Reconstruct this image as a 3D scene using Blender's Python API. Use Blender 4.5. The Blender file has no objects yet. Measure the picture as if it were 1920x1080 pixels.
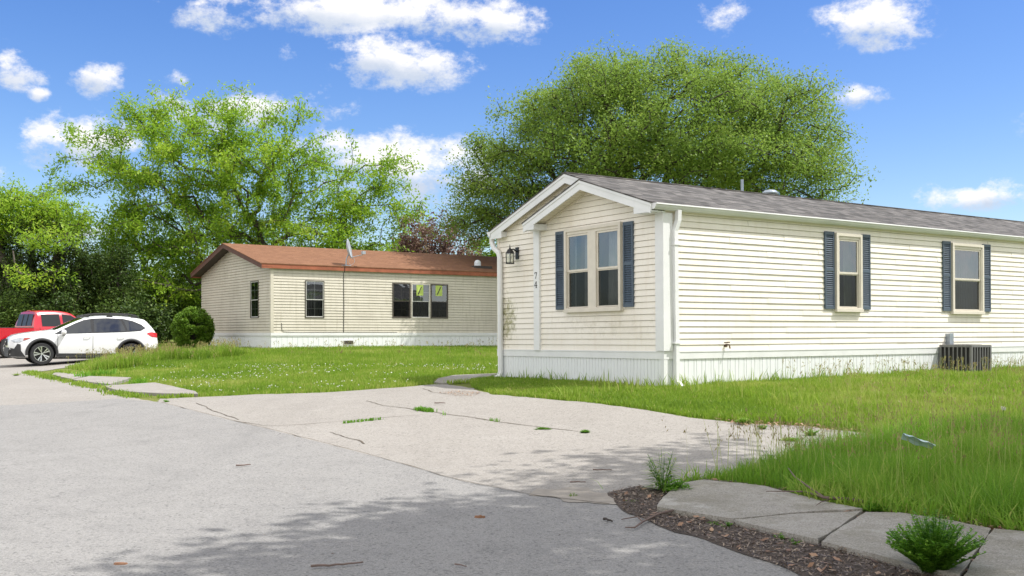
import bpy, math, random
import numpy as np
from mathutils import Vector, Matrix
from mathutils.geometry import delaunay_2d_cdt

rng = np.random.default_rng(7)
random.seed(7)
S = bpy.context.scene
COL = S.collection
F = 1931.0 / 1920.0        # focal length in picture widths
FP = 1931.0
EYE = 1.4

# ------------------------------------------------------------------ camera, sky, sun, exposure
cam = bpy.data.cameras.new("camera")
cam.sensor_width = 36.0
cam.lens = 36.0 * F
cam.shift_y = 85.0 / 1920.0
cam.clip_start = 0.05
cam.clip_end = 3000
camo = bpy.data.objects.new("camera", cam)
camo.location = (0, 0, EYE)
camo.rotation_euler = (math.radians(90), 0, 0)
COL.objects.link(camo)
S.camera = camo
S.view_settings.view_transform = 'Standard'
S.view_settings.look = 'None'
S.view_settings.gamma = 1
S.view_settings.use_curve_mapping = False
S.view_settings.exposure = 0.62

SUN_EL = math.radians(57)
SUN_D = Vector((0.992, -0.125, 0)).normalized()      # horizontal direction towards the sun
sun = bpy.data.lights.new("sun", 'SUN')
sun.energy = 3.3
sun.angle = math.radians(0.53)
sun.color = (1.0, 0.975, 0.935)
suno = bpy.data.objects.new("sun", sun)
sv = Vector((SUN_D.x * math.cos(SUN_EL), SUN_D.y * math.cos(SUN_EL), math.sin(SUN_EL)))
suno.rotation_euler = sv.to_track_quat('Z', 'Y').to_euler()
suno.location = sv * 60
COL.objects.link(suno)


class NT:
    """small helper to write node trees"""
    def __init__(s, tree):
        s.t = tree
        s.t.nodes.clear()

    def n(s, typ, ins=None, **props):
        nd = s.t.nodes.new(typ)
        for k, v in props.items():
            setattr(nd, k, v)
        for k, v in (ins or {}).items():
            s.set(nd.inputs[k], v)
        return nd

    def set(s, sock, v):
        if isinstance(v, bpy.types.NodeSocket):
            s.t.links.new(v, sock)
        elif isinstance(v, bpy.types.Node):
            s.t.links.new(v.outputs[0], sock)
        elif isinstance(v, (tuple, list)) and len(v) == 3 and sock.type == 'RGBA':
            sock.default_value = (*v, 1)
        else:
            sock.default_value = v

    def m(s, op, a, b=0.0, c=0.0, clamp=False):
        nd = s.t.nodes.new('ShaderNodeMath')
        nd.operation = op
        nd.use_clamp = clamp
        s.set(nd.inputs[0], a); s.set(nd.inputs[1], b); s.set(nd.inputs[2], c)
        return nd.outputs[0]

    def dot(s, a, b):
        nd = s.t.nodes.new('ShaderNodeVectorMath')
        nd.operation = 'DOT_PRODUCT'
        s.set(nd.inputs[0], a); s.set(nd.inputs[1], b)
        return nd.outputs['Value']

    def mix(s, f, a, b, blend='MIX'):
        nd = s.t.nodes.new('ShaderNodeMix')
        nd.data_type = 'RGBA'
        nd.blend_type = blend
        s.set(nd.inputs[0], f); s.set(nd.inputs[6], a); s.set(nd.inputs[7], b)
        return nd.outputs[2]

    def ramp(s, f, lo, hi, a=0.0, b=1.0, smooth=False):
        nd = s.t.nodes.new('ShaderNodeMapRange')
        if smooth:
            nd.interpolation_type = 'SMOOTHSTEP'
        s.set(nd.inputs[0], f)
        nd.inputs[1].default_value = lo; nd.inputs[2].default_value = hi
        nd.inputs[3].default_value = a; nd.inputs[4].default_value = b
        return nd.outputs[0]

    def noise(s, vec, scale, detail=4, rough=0.55, out=0):
        nd = s.t.nodes.new('ShaderNodeTexNoise')
        s.set(nd.inputs['Vector'], vec)
        nd.inputs['Scale'].default_value = scale
        nd.inputs['Detail'].default_value = detail
        nd.inputs['Roughness'].default_value = rough
        return nd.outputs[out]

    def mapping(s, vec, scale=(1, 1, 1), loc=(0, 0, 0)):
        nd = s.t.nodes.new('ShaderNodeMapping')
        s.set(nd.inputs['Vector'], vec)
        nd.inputs['Scale'].default_value = scale
        nd.inputs['Location'].default_value = loc
        return nd.outputs[0]


# world: Nishita sky with white cumulus laid out by direction
W = bpy.data.worlds.new("World")
S.world = W
W.use_nodes = True
t = NT(W.node_tree)
tc = t.n('ShaderNodeTexCoord')
gen = tc.outputs['Generated']
sky = t.n('ShaderNodeTexSky', sky_type='NISHITA', sun_disc=False, sun_elevation=SUN_EL,
          sun_rotation=math.atan2(SUN_D.x, SUN_D.y), altitude=0.0, air_density=1.0, dust_density=0.6, ozone_density=2.5)
skc = t.n('ShaderNodeHueSaturation', {'Hue': 0.515, 'Saturation': 1.31, 'Value': 1.10, 'Color': sky})
# (px, py, rx, ry, strength) directions given by azimuth / elevation read off the photograph
clouds = [(640, 15, 300, 50, 1.1), (900, 40, 130, 42, 1.0), (410, 40, 85, 38, .8), (700, 90, 80, 38, .7), (755, 118, 125, 42, 1.25),
          (180, 150, 55, 40, 1.15), (15, 135, 60, 45, .95), (335, 145, 40, 22, .8), (555, 105, 30, 22, .6), (65, 182, 26, 14, .8),
          (160, 262, 150, 50, 1.2), (470, 205, 160, 50, 1.15), (585, 205, 85, 45, .85),
          (735, 292, 200, 52, 1.35), (775, 335, 165, 50, 1.3), (170, 425, 90, 20, .8),
          (1325, 45, 72, 42, .85), (1635, 60, 105, 52, 1.05), (1580, 200, 88, 26, 1.05), (1850, 360, 110, 36, 1.15), (1665, 388, 50, 14, .75),
          (-300, 300, 260, 50, 1.1), (-500, 80, 220, 70, 1.0), (2250, 180, 260, 60, 1.0), (2500, 420, 300, 60, 1.1), (-700, 480, 300, 60, 1.1)]
warp = t.noise(gen, 5.0, 3, 0.5, 1)
wv = t.n('ShaderNodeVectorMath', {0: warp, 1: (0.5, 0.5, 0.5)}, operation='SUBTRACT').outputs[0]
wv = t.n('ShaderNodeVectorMath', {0: wv, 3: 0.055}, operation='SCALE')
t.set(wv.inputs['Scale'], 0.055)
dirv = t.n('ShaderNodeVectorMath', {0: gen, 1: wv.outputs[0]}, operation='ADD').outputs[0]
best = None
bot = None
for (px, py, rx, ry, st) in clouds:
    d = Vector(((px - 960) / FP, 1.0, (625 - py) / FP)).normalized()
    r = Vector((d.y, -d.x, 0)).normalized()
    u = r.cross(d).normalized()
    k = 1.0 / math.sqrt(1 + ((px - 960) / FP) ** 2)
    a = t.m('MULTIPLY', t.dot(dirv, tuple(r)), FP / rx / k)
    b0 = t.dot(dirv, tuple(u))
    b = t.m('MULTIPLY', b0, FP / ry / k)
    front = t.m('GREATER_THAN', t.dot(dirv, tuple(d)), 0.0)
    q = t.m('SQRT', t.m('ADD', t.m('MULTIPLY', a, a), t.m('MULTIPLY', b, b)))
    v = t.m('MULTIPLY', t.m('MULTIPLY', t.m('SUBTRACT', 1.25, q, clamp=True), st), front)
    best = v if best is None else t.m('MAXIMUM', best, v)
    w_ = t.m('MULTIPLY', v, t.m('MULTIPLY', b, -0.5))
    bot = w_ if bot is None else t.m('ADD', bot, w_)
gs = t.mapping(gen, (1, 1, 1.5))
n1 = t.noise(gs, 11.0, 12, 0.66)
n2 = t.noise(gs, 42.0, 9, 0.68)
dens = t.m('ADD', t.m('MULTIPLY', best, 0.85), t.m('MULTIPLY', t.m('SUBTRACT', n1, 0.5), 3.4))
dens = t.m('ADD', dens, t.m('MULTIPLY', t.m('SUBTRACT', n2, 0.5), 1.7))
gate = t.ramp(best, 0.02, 0.22)
alpha = t.m('MULTIPLY', t.ramp(dens, 0.28, 1.10, smooth=True), gate)
shade = t.m('ADD', t.m('MULTIPLY', bot, 4.5), t.m('MULTIPLY', t.m('SUBTRACT', t.noise(gs, 16.0, 6, 0.65), 0.44), 2.2), clamp=True)
ccol = t.mix(shade, (6.9, 6.8, 6.8), (4.0, 4.5, 5.4))
seen = t.mix(alpha, skc.outputs[0], ccol)
# unseen bright broken cloud, added to raise the fill light: overhead and behind the viewpoint
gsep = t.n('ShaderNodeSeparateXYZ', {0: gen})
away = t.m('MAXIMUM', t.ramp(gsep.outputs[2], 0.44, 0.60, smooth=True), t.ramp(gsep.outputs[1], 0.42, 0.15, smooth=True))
fill_cloud = t.m('MULTIPLY', t.ramp(t.noise(gen, 2.6, 7, 0.6), 0.36, 0.50, smooth=True), away)
fill_cloud = t.m('MULTIPLY', fill_cloud, t.ramp(gsep.outputs[2], -0.02, 0.06))
fin = t.mix(fill_cloud, seen, (9.5, 9.4, 9.4))
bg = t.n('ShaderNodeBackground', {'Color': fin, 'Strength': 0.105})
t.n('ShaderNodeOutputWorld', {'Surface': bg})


# ------------------------------------------------------------------ materials
MATS = {}


def newmat(name):
    m = bpy.data.materials.new(name)
    m.use_nodes = True
    MATS[name] = m
    return m, NT(m.node_tree)


def pmat(name, col, rough=0.6, metal=0.0, var=0.12, nscale=6.0, bump=0.0, bscale=60.0, spec=0.5, col2=None, coat=0.0):
    m, t = newmat(name)
    tc = t.n('ShaderNodeTexCoord').outputs['Object']
    n = t.noise(tc, nscale, 5, 0.6)
    c2 = col2 or tuple(c * (1 - 2.2 * var) for c in col)
    c = t.mix(t.ramp(n, 0.35, 0.75), col, c2)
    ins = {'Base Color': c, 'Roughness': rough, 'Metallic': metal, 'Specular IOR Level': spec, 'Coat Weight': coat}
    if bump:
        b = t.n('ShaderNodeBump', {'Height': t.noise(tc, bscale, 4, 0.6), 'Strength': bump, 'Distance': 0.01})
        ins['Normal'] = b
    p = t.n('ShaderNodeBsdfPrincipled', ins)
    t.n('ShaderNodeOutputMaterial', {'Surface': p})
    return m


def siding(name, col, dirt, mold=False, green=False, dirtamt=0.5):
    m, t = newmat(name)
    tc = t.n('ShaderNodeTexCoord').outputs['Object']
    n = t.noise(tc, 0.9, 5, 0.6)
    streak = t.noise(t.mapping(tc, (3.0, 3.0, 0.35)), 3.0, 5, 0.65)
    fine = t.noise(t.mapping(tc, (2.0, 2.0, 30.0)), 8.0, 3, 0.5)
    c = t.mix(t.m('MULTIPLY', t.ramp(streak, 0.5, 0.78), dirtamt), col, dirt)
    c = t.mix(t.ramp(n, 0.45, 0.7, 0, 0.25), c, tuple(x * 0.92 for x in dirt))
    c = t.mix(t.ramp(fine, 0.4, 0.7, 0, 0.10), c, tuple(x * 0.9 for x in col))
    if mold:
        sp = t.n('ShaderNodeSeparateXYZ', {0: tc})
        y = sp.outputs[1]; z = sp.outputs[2]; x = sp.outputs[0]
        onfront = t.m('LESS_THAN', x, 0.05)
        q = t.m('ADD', t.m('POWER', t.m('DIVIDE', t.m('SUBTRACT', y, 4.5), 0.42), 2.0), t.m('POWER', t.m('DIVIDE', t.m('SUBTRACT', z, 0.60), 0.60), 2.0))
        blob = t.m('SUBTRACT', 1.0, q)
        nn = t.noise(t.mapping(tc, (1, 1, 1)), 9.0, 7, 0.7)
        f = t.ramp(t.m('ADD', t.m('MULTIPLY', blob, 0.28), nn), 0.60, 0.82, 0, 0.8)
        f = t.m('MULTIPLY', f, onfront)
        c = t.mix(f, c, (0.23, 0.22, 0.06))
        q2 = t.m('ADD', t.m('POWER', t.m('DIVIDE', t.m('SUBTRACT', y, 1.7), 1.9), 2.0), t.m('POWER', t.m('DIVIDE', t.m('SUBTRACT', z, 0.42), 0.30), 2.0))
        f2 = t.ramp(t.m('ADD', t.m('MULTIPLY', t.m('SUBTRACT', 1.0, q2), 0.16), t.noise(tc, 6.0, 7, 0.7)), 0.60, 0.80, 0, 0.35)
        c = t.mix(t.m('MULTIPLY', f2, onfront), c, (0.42, 0.38, 0.26))
    p = t.n('ShaderNodeBsdfPrincipled', {'Base Color': c, 'Roughness': 0.48, 'Specular IOR Level': 0.35})
    t.n('ShaderNodeOutputMaterial', {'Surface': p})
    return m


def shingles(name, c1, c2, c3):
    m, t = newmat(name)
    tc = t.n('ShaderNodeTexCoord').outputs['Object']
    br = t.n('ShaderNodeTexBrick', {'Vector': tc, 'Color1': (0, 0, 0), 'Color2': (1, 1, 1), 'Mortar': (0.3, 0.3, 0.3),
                                    'Scale': 1.0, 'Mortar Size': 0.004, 'Brick Width': 0.21, 'Row Height': 0.14, 'Bias': 0.0})
    f = t.n('ShaderNodeSeparateColor', {0: br.outputs[0]}).outputs[0]
    n = t.noise(t.mapping(tc, (1.6, 7.0, 7.0)), 2.0, 5, 0.65)
    c = t.mix(f, c1, c2)
    c = t.mix(t.ramp(n, 0.42, 0.66), c, c3)
    g = t.noise(tc, 130.0, 2, 0.5)
    c = t.mix(t.ramp(g, 0.3, 0.7, 0, 0.45), c, tuple(x * 0.55 for x in c1))
    c = t.mix(t.ramp(t.noise(tc, 0.7, 4, 0.6), 0.4, 0.7, 0, 0.3), c, tuple(x * 0.7 for x in c1))
    b = t.n('ShaderNodeBump', {'Height': t.m('ADD', f, t.m('MULTIPLY', br.outputs[1], -1.5)), 'Strength': 0.7, 'Distance': 0.012})
    p = t.n('ShaderNodeBsdfPrincipled', {'Base Color': c, 'Roughness': 0.92, 'Specular IOR Level': 0.2, 'Normal': b})
    t.n('ShaderNodeOutputMaterial', {'Surface': p})
    return m


def asphalt(name, base, dark, light, patch, scale=1.0, crack=0.35, tracks=0.0):
    m, t = newmat(name)
    tc = t.n('ShaderNodeTexCoord').outputs['Object']
    big = t.noise(tc, 0.35, 5, 0.6)
    med = t.noise(tc, 2.4, 6, 0.65)
    conc = scale > 1.2
    v = t.n('ShaderNodeTexVoronoi', {'Vector': tc, 'Scale': 120.0 * scale, 'Randomness': 1.0})
    vs = t.n('ShaderNodeSeparateColor', {0: v.outputs['Color']}).outputs[0]
    v2 = t.n('ShaderNodeTexVoronoi', {'Vector': tc, 'Scale': 55.0 * scale})
    vs2 = t.n('ShaderNodeSeparateColor', {0: v2.outputs['Color']}).outputs[1]
    c = t.mix(t.ramp(big, 0.35, 0.68), base, patch)
    c = t.mix(t.ramp(med, 0.45, 0.78, 0, 0.35), c, dark)
    # long wear bands and dark stains with ragged outlines
    band = t.noise(t.mapping(tc, (0.9, 0.16, 1.0)), 1.5, 5, 0.6)
    c = t.mix(t.ramp(band, 0.52, 0.72, 0, 0.30), c, dark)
    st = t.noise(tc, 0.9, 8, 0.72)
    c = t.mix(t.ramp(st, 0.62, 0.70, 0, 0.32), c, tuple(x * 0.75 for x in dark))
    c = t.mix(t.ramp(t.noise(tc, 1.3, 7, 0.7), 0.60, 0.74, 0, 0.35), c, light)
    c = t.mix(t.ramp(vs, 0.70, 0.95, 0, 0.62), c, dark)
    c = t.mix(t.ramp(vs, 0.0, 0.30, 0.55, 0.0), c, light)
    c = t.mix(t.ramp(vs2, 0.88, 0.95, 0, 0.45), c, tuple(x * 0.6 for x in dark))
    if conc:
        c = t.mix(t.ramp(t.noise(tc, 3.6, 8, 0.74), 0.50, 0.66, 0, 0.62), c, patch)
        c = t.mix(t.ramp(t.noise(tc, 9.0, 7, 0.75), 0.56, 0.68, 0, 0.5), c, dark)
        c = t.mix(t.ramp(t.noise(t.mapping(tc, (1, 1, 1), (7, 3, 0)), 2.0, 6, 0.7), 0.55, 0.68, 0, 0.5), c, light)
    wv = t.n('ShaderNodeVectorMath', {0: t.noise(tc, 2.2, 5, 0.7, 1), 1: (0.5, 0.5, 0.5)}, operation='SUBTRACT').outputs[0]
    sc = t.n('ShaderNodeVectorMath', {0: wv}, operation='SCALE'); sc.inputs['Scale'].default_value = 1.1
    wp_ = t.n('ShaderNodeVectorMath', {0: tc, 1: sc.outputs[0]}, operation='ADD').outputs[0]
    vc = t.n('ShaderNodeTexVoronoi', {'Vector': wp_, 'Scale': 0.33}, feature='DISTANCE_TO_EDGE')
    cr = t.m('MULTIPLY', t.ramp(vc.outputs['Distance'], 0.0, 0.0035, crack, 0.0), t.ramp(t.noise(tc, 0.6, 3, 0.5), 0.45, 0.6))
    c = t.mix(cr, c, tuple(x * 0.35 for x in dark))
    h = t.m('ADD', v.outputs['Distance'], t.m('MULTIPLY', t.noise(tc, 60.0, 4, 0.7), 0.6))
    b = t.n('ShaderNodeBump', {'Height': h, 'Strength': 0.5, 'Distance': 0.005})
    p = t.n('ShaderNodeBsdfPrincipled', {'Base Color': c, 'Roughness': 0.93, 'Specular IOR Level': 0.2, 'Normal': b})
    t.n('ShaderNodeOutputMaterial', {'Surface': p})
    return m


def leafmat(name, c1, c2, c3, trans=0.45, tcol=None, rough=0.5):
    m, t = newmat(name)
    at = t.n('ShaderNodeAttribute', attribute_name='rnd').outputs['Fac']
    c = t.mix(t.ramp(at, 0.0, 0.6), c1, c2)
    c = t.mix(t.ramp(at, 0.6, 1.0), c, c3)
    d = t.n('ShaderNodeBsdfPrincipled', {'Base Color': c, 'Roughness': rough, 'Specular IOR Level': 0.3})
    tr = t.n('ShaderNodeBsdfTranslucent', {'Color': t.mix(0.5, c, tcol or tuple(x * 1.5 for x in c2))})
    mx = t.n('ShaderNodeMixShader', {0: trans, 1: d, 2: tr})
    t.n('ShaderNodeOutputMaterial', {'Surface': mx})
    return m


def glassmat(name, refl=0.25, tint=(0.75, 0.8, 0.8), rough=0.02):
    m, t = newmat(name)
    lw_ = t.n('ShaderNodeLayerWeight', {'Blend': 0.5}).outputs['Facing']
    f = t.m('ADD', t.m('MULTIPLY', t.m('POWER', lw_, 4.0), 0.9), 0.04 + refl, clamp=True)
    tc = t.n('ShaderNodeTexCoord').outputs['Object']
    b = t.n('ShaderNodeBump', {'Height': t.noise(tc, 1.6, 2, 0.5), 'Strength': 0.12, 'Distance': 0.05})
    g = t.n('ShaderNodeBsdfGlossy', {'Color': (0.9, 0.95, 1.0), 'Roughness': rough, 'Normal': b})
    tr = t.n('ShaderNodeBsdfTransparent', {'Color': tint})
    mx = t.n('ShaderNodeMixShader', {0: f, 1: tr, 2: g})
    t.n('ShaderNodeOutputMaterial', {'Surface': mx})
    return m


M_SID = siding('cream_vinyl_siding', (0.87, 0.815, 0.72), (0.66, 0.56, 0.41), mold=True, dirtamt=0.35)
M_SID2 = siding('aged_beige_siding', (0.62, 0.575, 0.48), (0.38, 0.345, 0.26), dirtamt=0.6)
M_SIDG = siding('soffit_vinyl', (0.74, 0.68, 0.55), (0.6, 0.54, 0.42))
M_WHITE = pmat('white_trim_metal', (0.80, 0.80, 0.79), 0.45, var=0.05, nscale=2.5)
m, t = newmat('white_vinyl_skirting'); M_SKIRT = m
tc = t.n('ShaderNodeTexCoord').outputs['Object']
zz_ = t.n('ShaderNodeSeparateXYZ', {0: tc}).outputs[2]
nn_ = t.noise(t.mapping(tc, (1, 1, 0.6)), 5.0, 7, 0.7)
stain = t.ramp(t.m('ADD', nn_, t.m('MULTIPLY', t.m('ADD', zz_, 0.42), -1.3)), 0.58, 0.95, 0, 0.55)
c = t.mix(t.ramp(t.noise(t.mapping(tc, (6, 6, 0.4)), 4.0, 5, 0.65), 0.5, 0.8, 0, 0.35), (0.79, 0.80, 0.80), (0.60, 0.60, 0.57))
c = t.mix(stain, c, (0.36, 0.31, 0.21))
t.n('ShaderNodeOutputMaterial', {'Surface': t.n('ShaderNodeBsdfPrincipled', {'Base Color': c, 'Roughness': 0.5})})
M_ALMOND = pmat('almond_window_frame', (0.71, 0.65, 0.55), 0.5, var=0.06)
M_BRONZE = pmat('bronze_window_frame', (0.09, 0.075, 0.06), 0.45)
M_WINWH = pmat('white_window_sash', (0.62, 0.61, 0.57), 0.5, var=0.08)
M_SHUT = pmat('slate_blue_shutter', (0.078, 0.110, 0.150), 0.55, var=0.12, nscale=3)
M_SHUTS = M_SHUT
M_SHING = shingles('grey_brown_shingles', (0.050, 0.046, 0.042), (0.27, 0.25, 0.235), (0.12, 0.116, 0.112))
M_SHING2 = shingles('rust_brown_shingles', (0.215, 0.105, 0.058), (0.31, 0.158, 0.088), (0.20, 0.098, 0.055))
M_FASC2 = pmat('red_brown_fascia_board', (0.38, 0.115, 0.055), 0.6, var=0.2, nscale=4)
M_RAKE2 = pmat('dark_brown_rake_board', (0.115, 0.05, 0.034), 0.6, var=0.15)
M_SOFF2 = pmat('dark_brown_soffit', (0.06, 0.042, 0.034), 0.7)
M_DARK = pmat('dark_interior', (0.035, 0.035, 0.033), 0.9)
M_CURT = pmat('white_curtain', (0.60, 0.60, 0.57), 0.9, var=0.25, nscale=2.0)
M_CURTG = pmat('grey_curtain', (0.20, 0.20, 0.19), 0.9, var=0.3, nscale=2.0)
M_CURTGR = pmat('green_curtain', (0.20, 0.24, 0.15), 0.9, var=0.3, nscale=2.0)
M_GLASS = glassmat('window_glass', 0.12, (0.5, 0.53, 0.55))
M_GLASSD = glassmat('screened_window_glass', -0.02, (0.30, 0.31, 0.31), 0.15)
M_BLACK = pmat('black_lantern_metal', (0.018, 0.018, 0.02), 0.4, metal=0.3)
M_LAMPG = glassmat('lantern_glass', 0.15, (0.8, 0.8, 0.72), 0.1)
M_BULB = pmat('frosted_bulb', (0.7, 0.68, 0.6), 0.4)
M_GALV = pmat('galvanised_metal', (0.34, 0.38, 0.43), 0.4, metal=0.5, nscale=9)
M_ACG = pmat('grey_brown_ac_metal', (0.215, 0.212, 0.21), 0.5, metal=0.2, nscale=5)
M_ACD = pmat('dark_ac_coil', (0.028, 0.026, 0.025), 0.7, bump=0.5, bscale=120)
M_BRASS = pmat('weathered_brass', (0.16, 0.10, 0.07), 0.5, metal=0.6)
M_DISH = pmat('grey_dish_plastic', (0.42, 0.45, 0.50), 0.45)
M_LIME = pmat('lime_yellow_sticker', (0.52, 0.66, 0.14), 0.6)
M_PAPER = pmat('white_paper', (0.75, 0.78, 0.82), 0.7)
M_VENT = pmat('dark_vent_mesh', (0.06, 0.05, 0.045), 0.7, bump=0.4)
M_RUB = pmat('black_rubber', (0.022, 0.022, 0.023), 0.75, bump=0.2)
M_CLAD = pmat('charcoal_cladding', (0.040, 0.040, 0.042), 0.6)
M_CARW = pmat('white_car_paint', (0.78, 0.78, 0.78), 0.25, var=0.01, coat=0.8)
M_CARR = pmat('red_car_paint', (0.50, 0.010, 0.024), 0.25, var=0.03, coat=0.8)
M_CARG = glassmat('tinted_car_glass', 0.07, (0.05, 0.06, 0.06), 0.02)
M_CARD = pmat('dark_pickup_glass', (0.012, 0.014, 0.016), 0.30, var=0.05, spec=0.4)
M_CARI = pmat('dark_car_interior', (0.03, 0.03, 0.033), 0.8)
M_CHROME = pmat('machined_alloy', (0.70, 0.71, 0.73), 0.25, metal=0.9, var=0.02)
M_GUN = pmat('gunmetal_wheel', (0.03, 0.03, 0.032), 0.4, metal=0.3)
M_TAIL = pmat('red_tail_lens', (0.55, 0.01, 0.02), 0.2, coat=0.6, var=0.05)
M_DTAIL = pmat('smoked_tail_lens', (0.06, 0.01, 0.012), 0.2, coat=0.6)
M_LENS = pmat('headlamp_lens', (0.50, 0.53, 0.56), 0.12, metal=0.3, var=0.2, nscale=14, coat=0.7)
M_AMBER = pmat('amber_red_lens', (0.42, 0.08, 0.06), 0.25)
M_BALL = pmat('red_orange_plastic', (0.75, 0.06, 0.05), 0.5)
M_POLE = pmat('orange_pole', (0.60, 0.16, 0.05), 0.5)
M_ROAD = asphalt('grey_asphalt', (0.268, 0.258, 0.243), (0.145, 0.142, 0.138), (0.37, 0.358, 0.34), (0.28, 0.27, 0.255))
M_DRIVE = asphalt('beige_weathered_asphalt', (0.320, 0.298, 0.268), (0.212, 0.194, 0.172), (0.425, 0.402, 0.37), (0.292, 0.270, 0.242), 0.85)
M_CONC = asphalt('old_concrete', (0.40, 0.375, 0.34), (0.19, 0.172, 0.145), (0.54, 0.52, 0.48), (0.215, 0.198, 0.150), 1.5)
M_CONCL = asphalt('pale_concrete', (0.33, 0.305, 0.28), (0.23, 0.21, 0.19), (0.42, 0.40, 0.37), (0.29, 0.265, 0.235), 1.5)
M_SAND = pmat('tan_sand', (0.315, 0.28, 0.235), 0.95, bump=0.4)
M_CRACK = pmat('dirt_in_crack', (0.12, 0.095, 0.065), 0.95)
M_MULCH = pmat('brown_mulch_soil', (0.095, 0.070, 0.052), 0.95, var=0.25, nscale=18, bump=1.0, bscale=45)
M_BARK = pmat('grey_brown_bark', (0.105, 0.085, 0.068), 0.9, var=0.25, nscale=5, bump=0.9, bscale=22)
M_BARKD = pmat('dark_bark', (0.060, 0.048, 0.04), 0.9, var=0.25, nscale=5, bump=0.9, bscale=22)
M_TWIG = pmat('grey_brown_twig', (0.17, 0.12, 0.10), 0.85, nscale=20, bump=0.4)
M_RUST = pmat('rusty_brown_bark_piece', (0.26, 0.13, 0.07), 0.9, nscale=25, bump=0.6)
M_PLAST = pmat('pale_blue_white_plastic', (0.62, 0.74, 0.76), 0.3, var=0.15, nscale=14, col2=(0.40, 0.55, 0.60))

M_LEAFA = leafmat('bright_green_leaves', (0.14, 0.27, 0.022), (0.26, 0.41, 0.035), (0.44, 0.53, 0.055), 0.46)
M_LEAFB = leafmat('mid_green_leaves', (0.115, 0.198, 0.037), (0.21, 0.315, 0.054), (0.36, 0.435, 0.09), 0.46)
M_LEAFD = leafmat('dark_evergreen_leaves', (0.030, 0.060, 0.012), (0.055, 0.098, 0.018), (0.12, 0.165, 0.028), 0.2)
M_LEAFS = leafmat('shrub_leaves', (0.06, 0.105, 0.022), (0.10, 0.165, 0.03), (0.18, 0.24, 0.04), 0.33)
M_LEAFP = leafmat('purple_brown_leaves', (0.12, 0.065, 0.06), (0.20, 0.12, 0.095), (0.24, 0.20, 0.12), 0.3)
M_LEAFJ = leafmat('juniper_leaves', (0.08, 0.17, 0.016), (0.14, 0.25, 0.022), (0.21, 0.32, 0.035), 0.3)
M_GRASS = leafmat('grass_blades', (0.09, 0.185, 0.020), (0.235, 0.355, 0.035), (0.50, 0.48, 0.16), 0.45)
M_GRASSD = leafmat('deep_grass_blades', (0.060, 0.165, 0.018), (0.20, 0.37, 0.034), (0.47, 0.50, 0.13), 0.45)
M_WEED = leafmat('weed_leaves', (0.085, 0.21, 0.018), (0.15, 0.33, 0.028), (0.26, 0.44, 0.045), 0.42)
M_SEED = leafmat('grass_seed_heads', (0.21, 0.155, 0.07), (0.36, 0.30, 0.12), (0.38, 0.46, 0.12), 0.35)
M_CLOVER = leafmat('clover_flowers', (0.62, 0.62, 0.55), (0.75, 0.74, 0.68), (0.8, 0.8, 0.75), 0.2)
M_DRY = leafmat('dry_leaf_litter', (0.20, 0.11, 0.06), (0.34, 0.20, 0.12), (0.48, 0.33, 0.21), 0.15)
M_CHIP = leafmat('wood_chips', (0.060, 0.042, 0.032), (0.135, 0.098, 0.074), (0.34, 0.27, 0.20), 0.0)

# lawn soil
m, t = newmat('lawn_soil'); M_SOIL = m
tc = t.n('ShaderNodeTexCoord').outputs['Object']
c = t.mix(t.ramp(t.noise(tc, 1.3, 6, 0.6), 0.35, 0.65), (0.14, 0.19, 0.035), (0.19, 0.21, 0.055))
c = t.mix(t.ramp(t.noise(tc, 14.0, 5, 0.7), 0.5, 0.75, 0, 0.7), c, (0.11, 0.085, 0.045))
b = t.n('ShaderNodeBump', {'Height': t.noise(tc, 40, 5, 0.7), 'Strength': 1.0, 'Distance': 0.03})
t.n('ShaderNodeOutputMaterial', {'Surface': t.n('ShaderNodeBsdfPrincipled', {'Base Color': c, 'Roughness': 0.95, 'Specular IOR Level': 0.1, 'Normal': b})})


# ------------------------------------------------------------------ object helpers
def tag(o, label=None, cat=None, group=None, kind=None):
    if label: o['label'] = label
    if cat: o['category'] = cat
    if group: o['group'] = group
    if kind: o['kind'] = kind
    return o


def empty(name, loc, rot=(0, 0, 0), label=None, cat=None, group=None):
    o = bpy.data.objects.new(name, None)
    o.empty_display_size = 0.2
    o.location = loc
    o.rotation_euler = rot
    COL.objects.link(o)
    return tag(o, label, cat, group)


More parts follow.
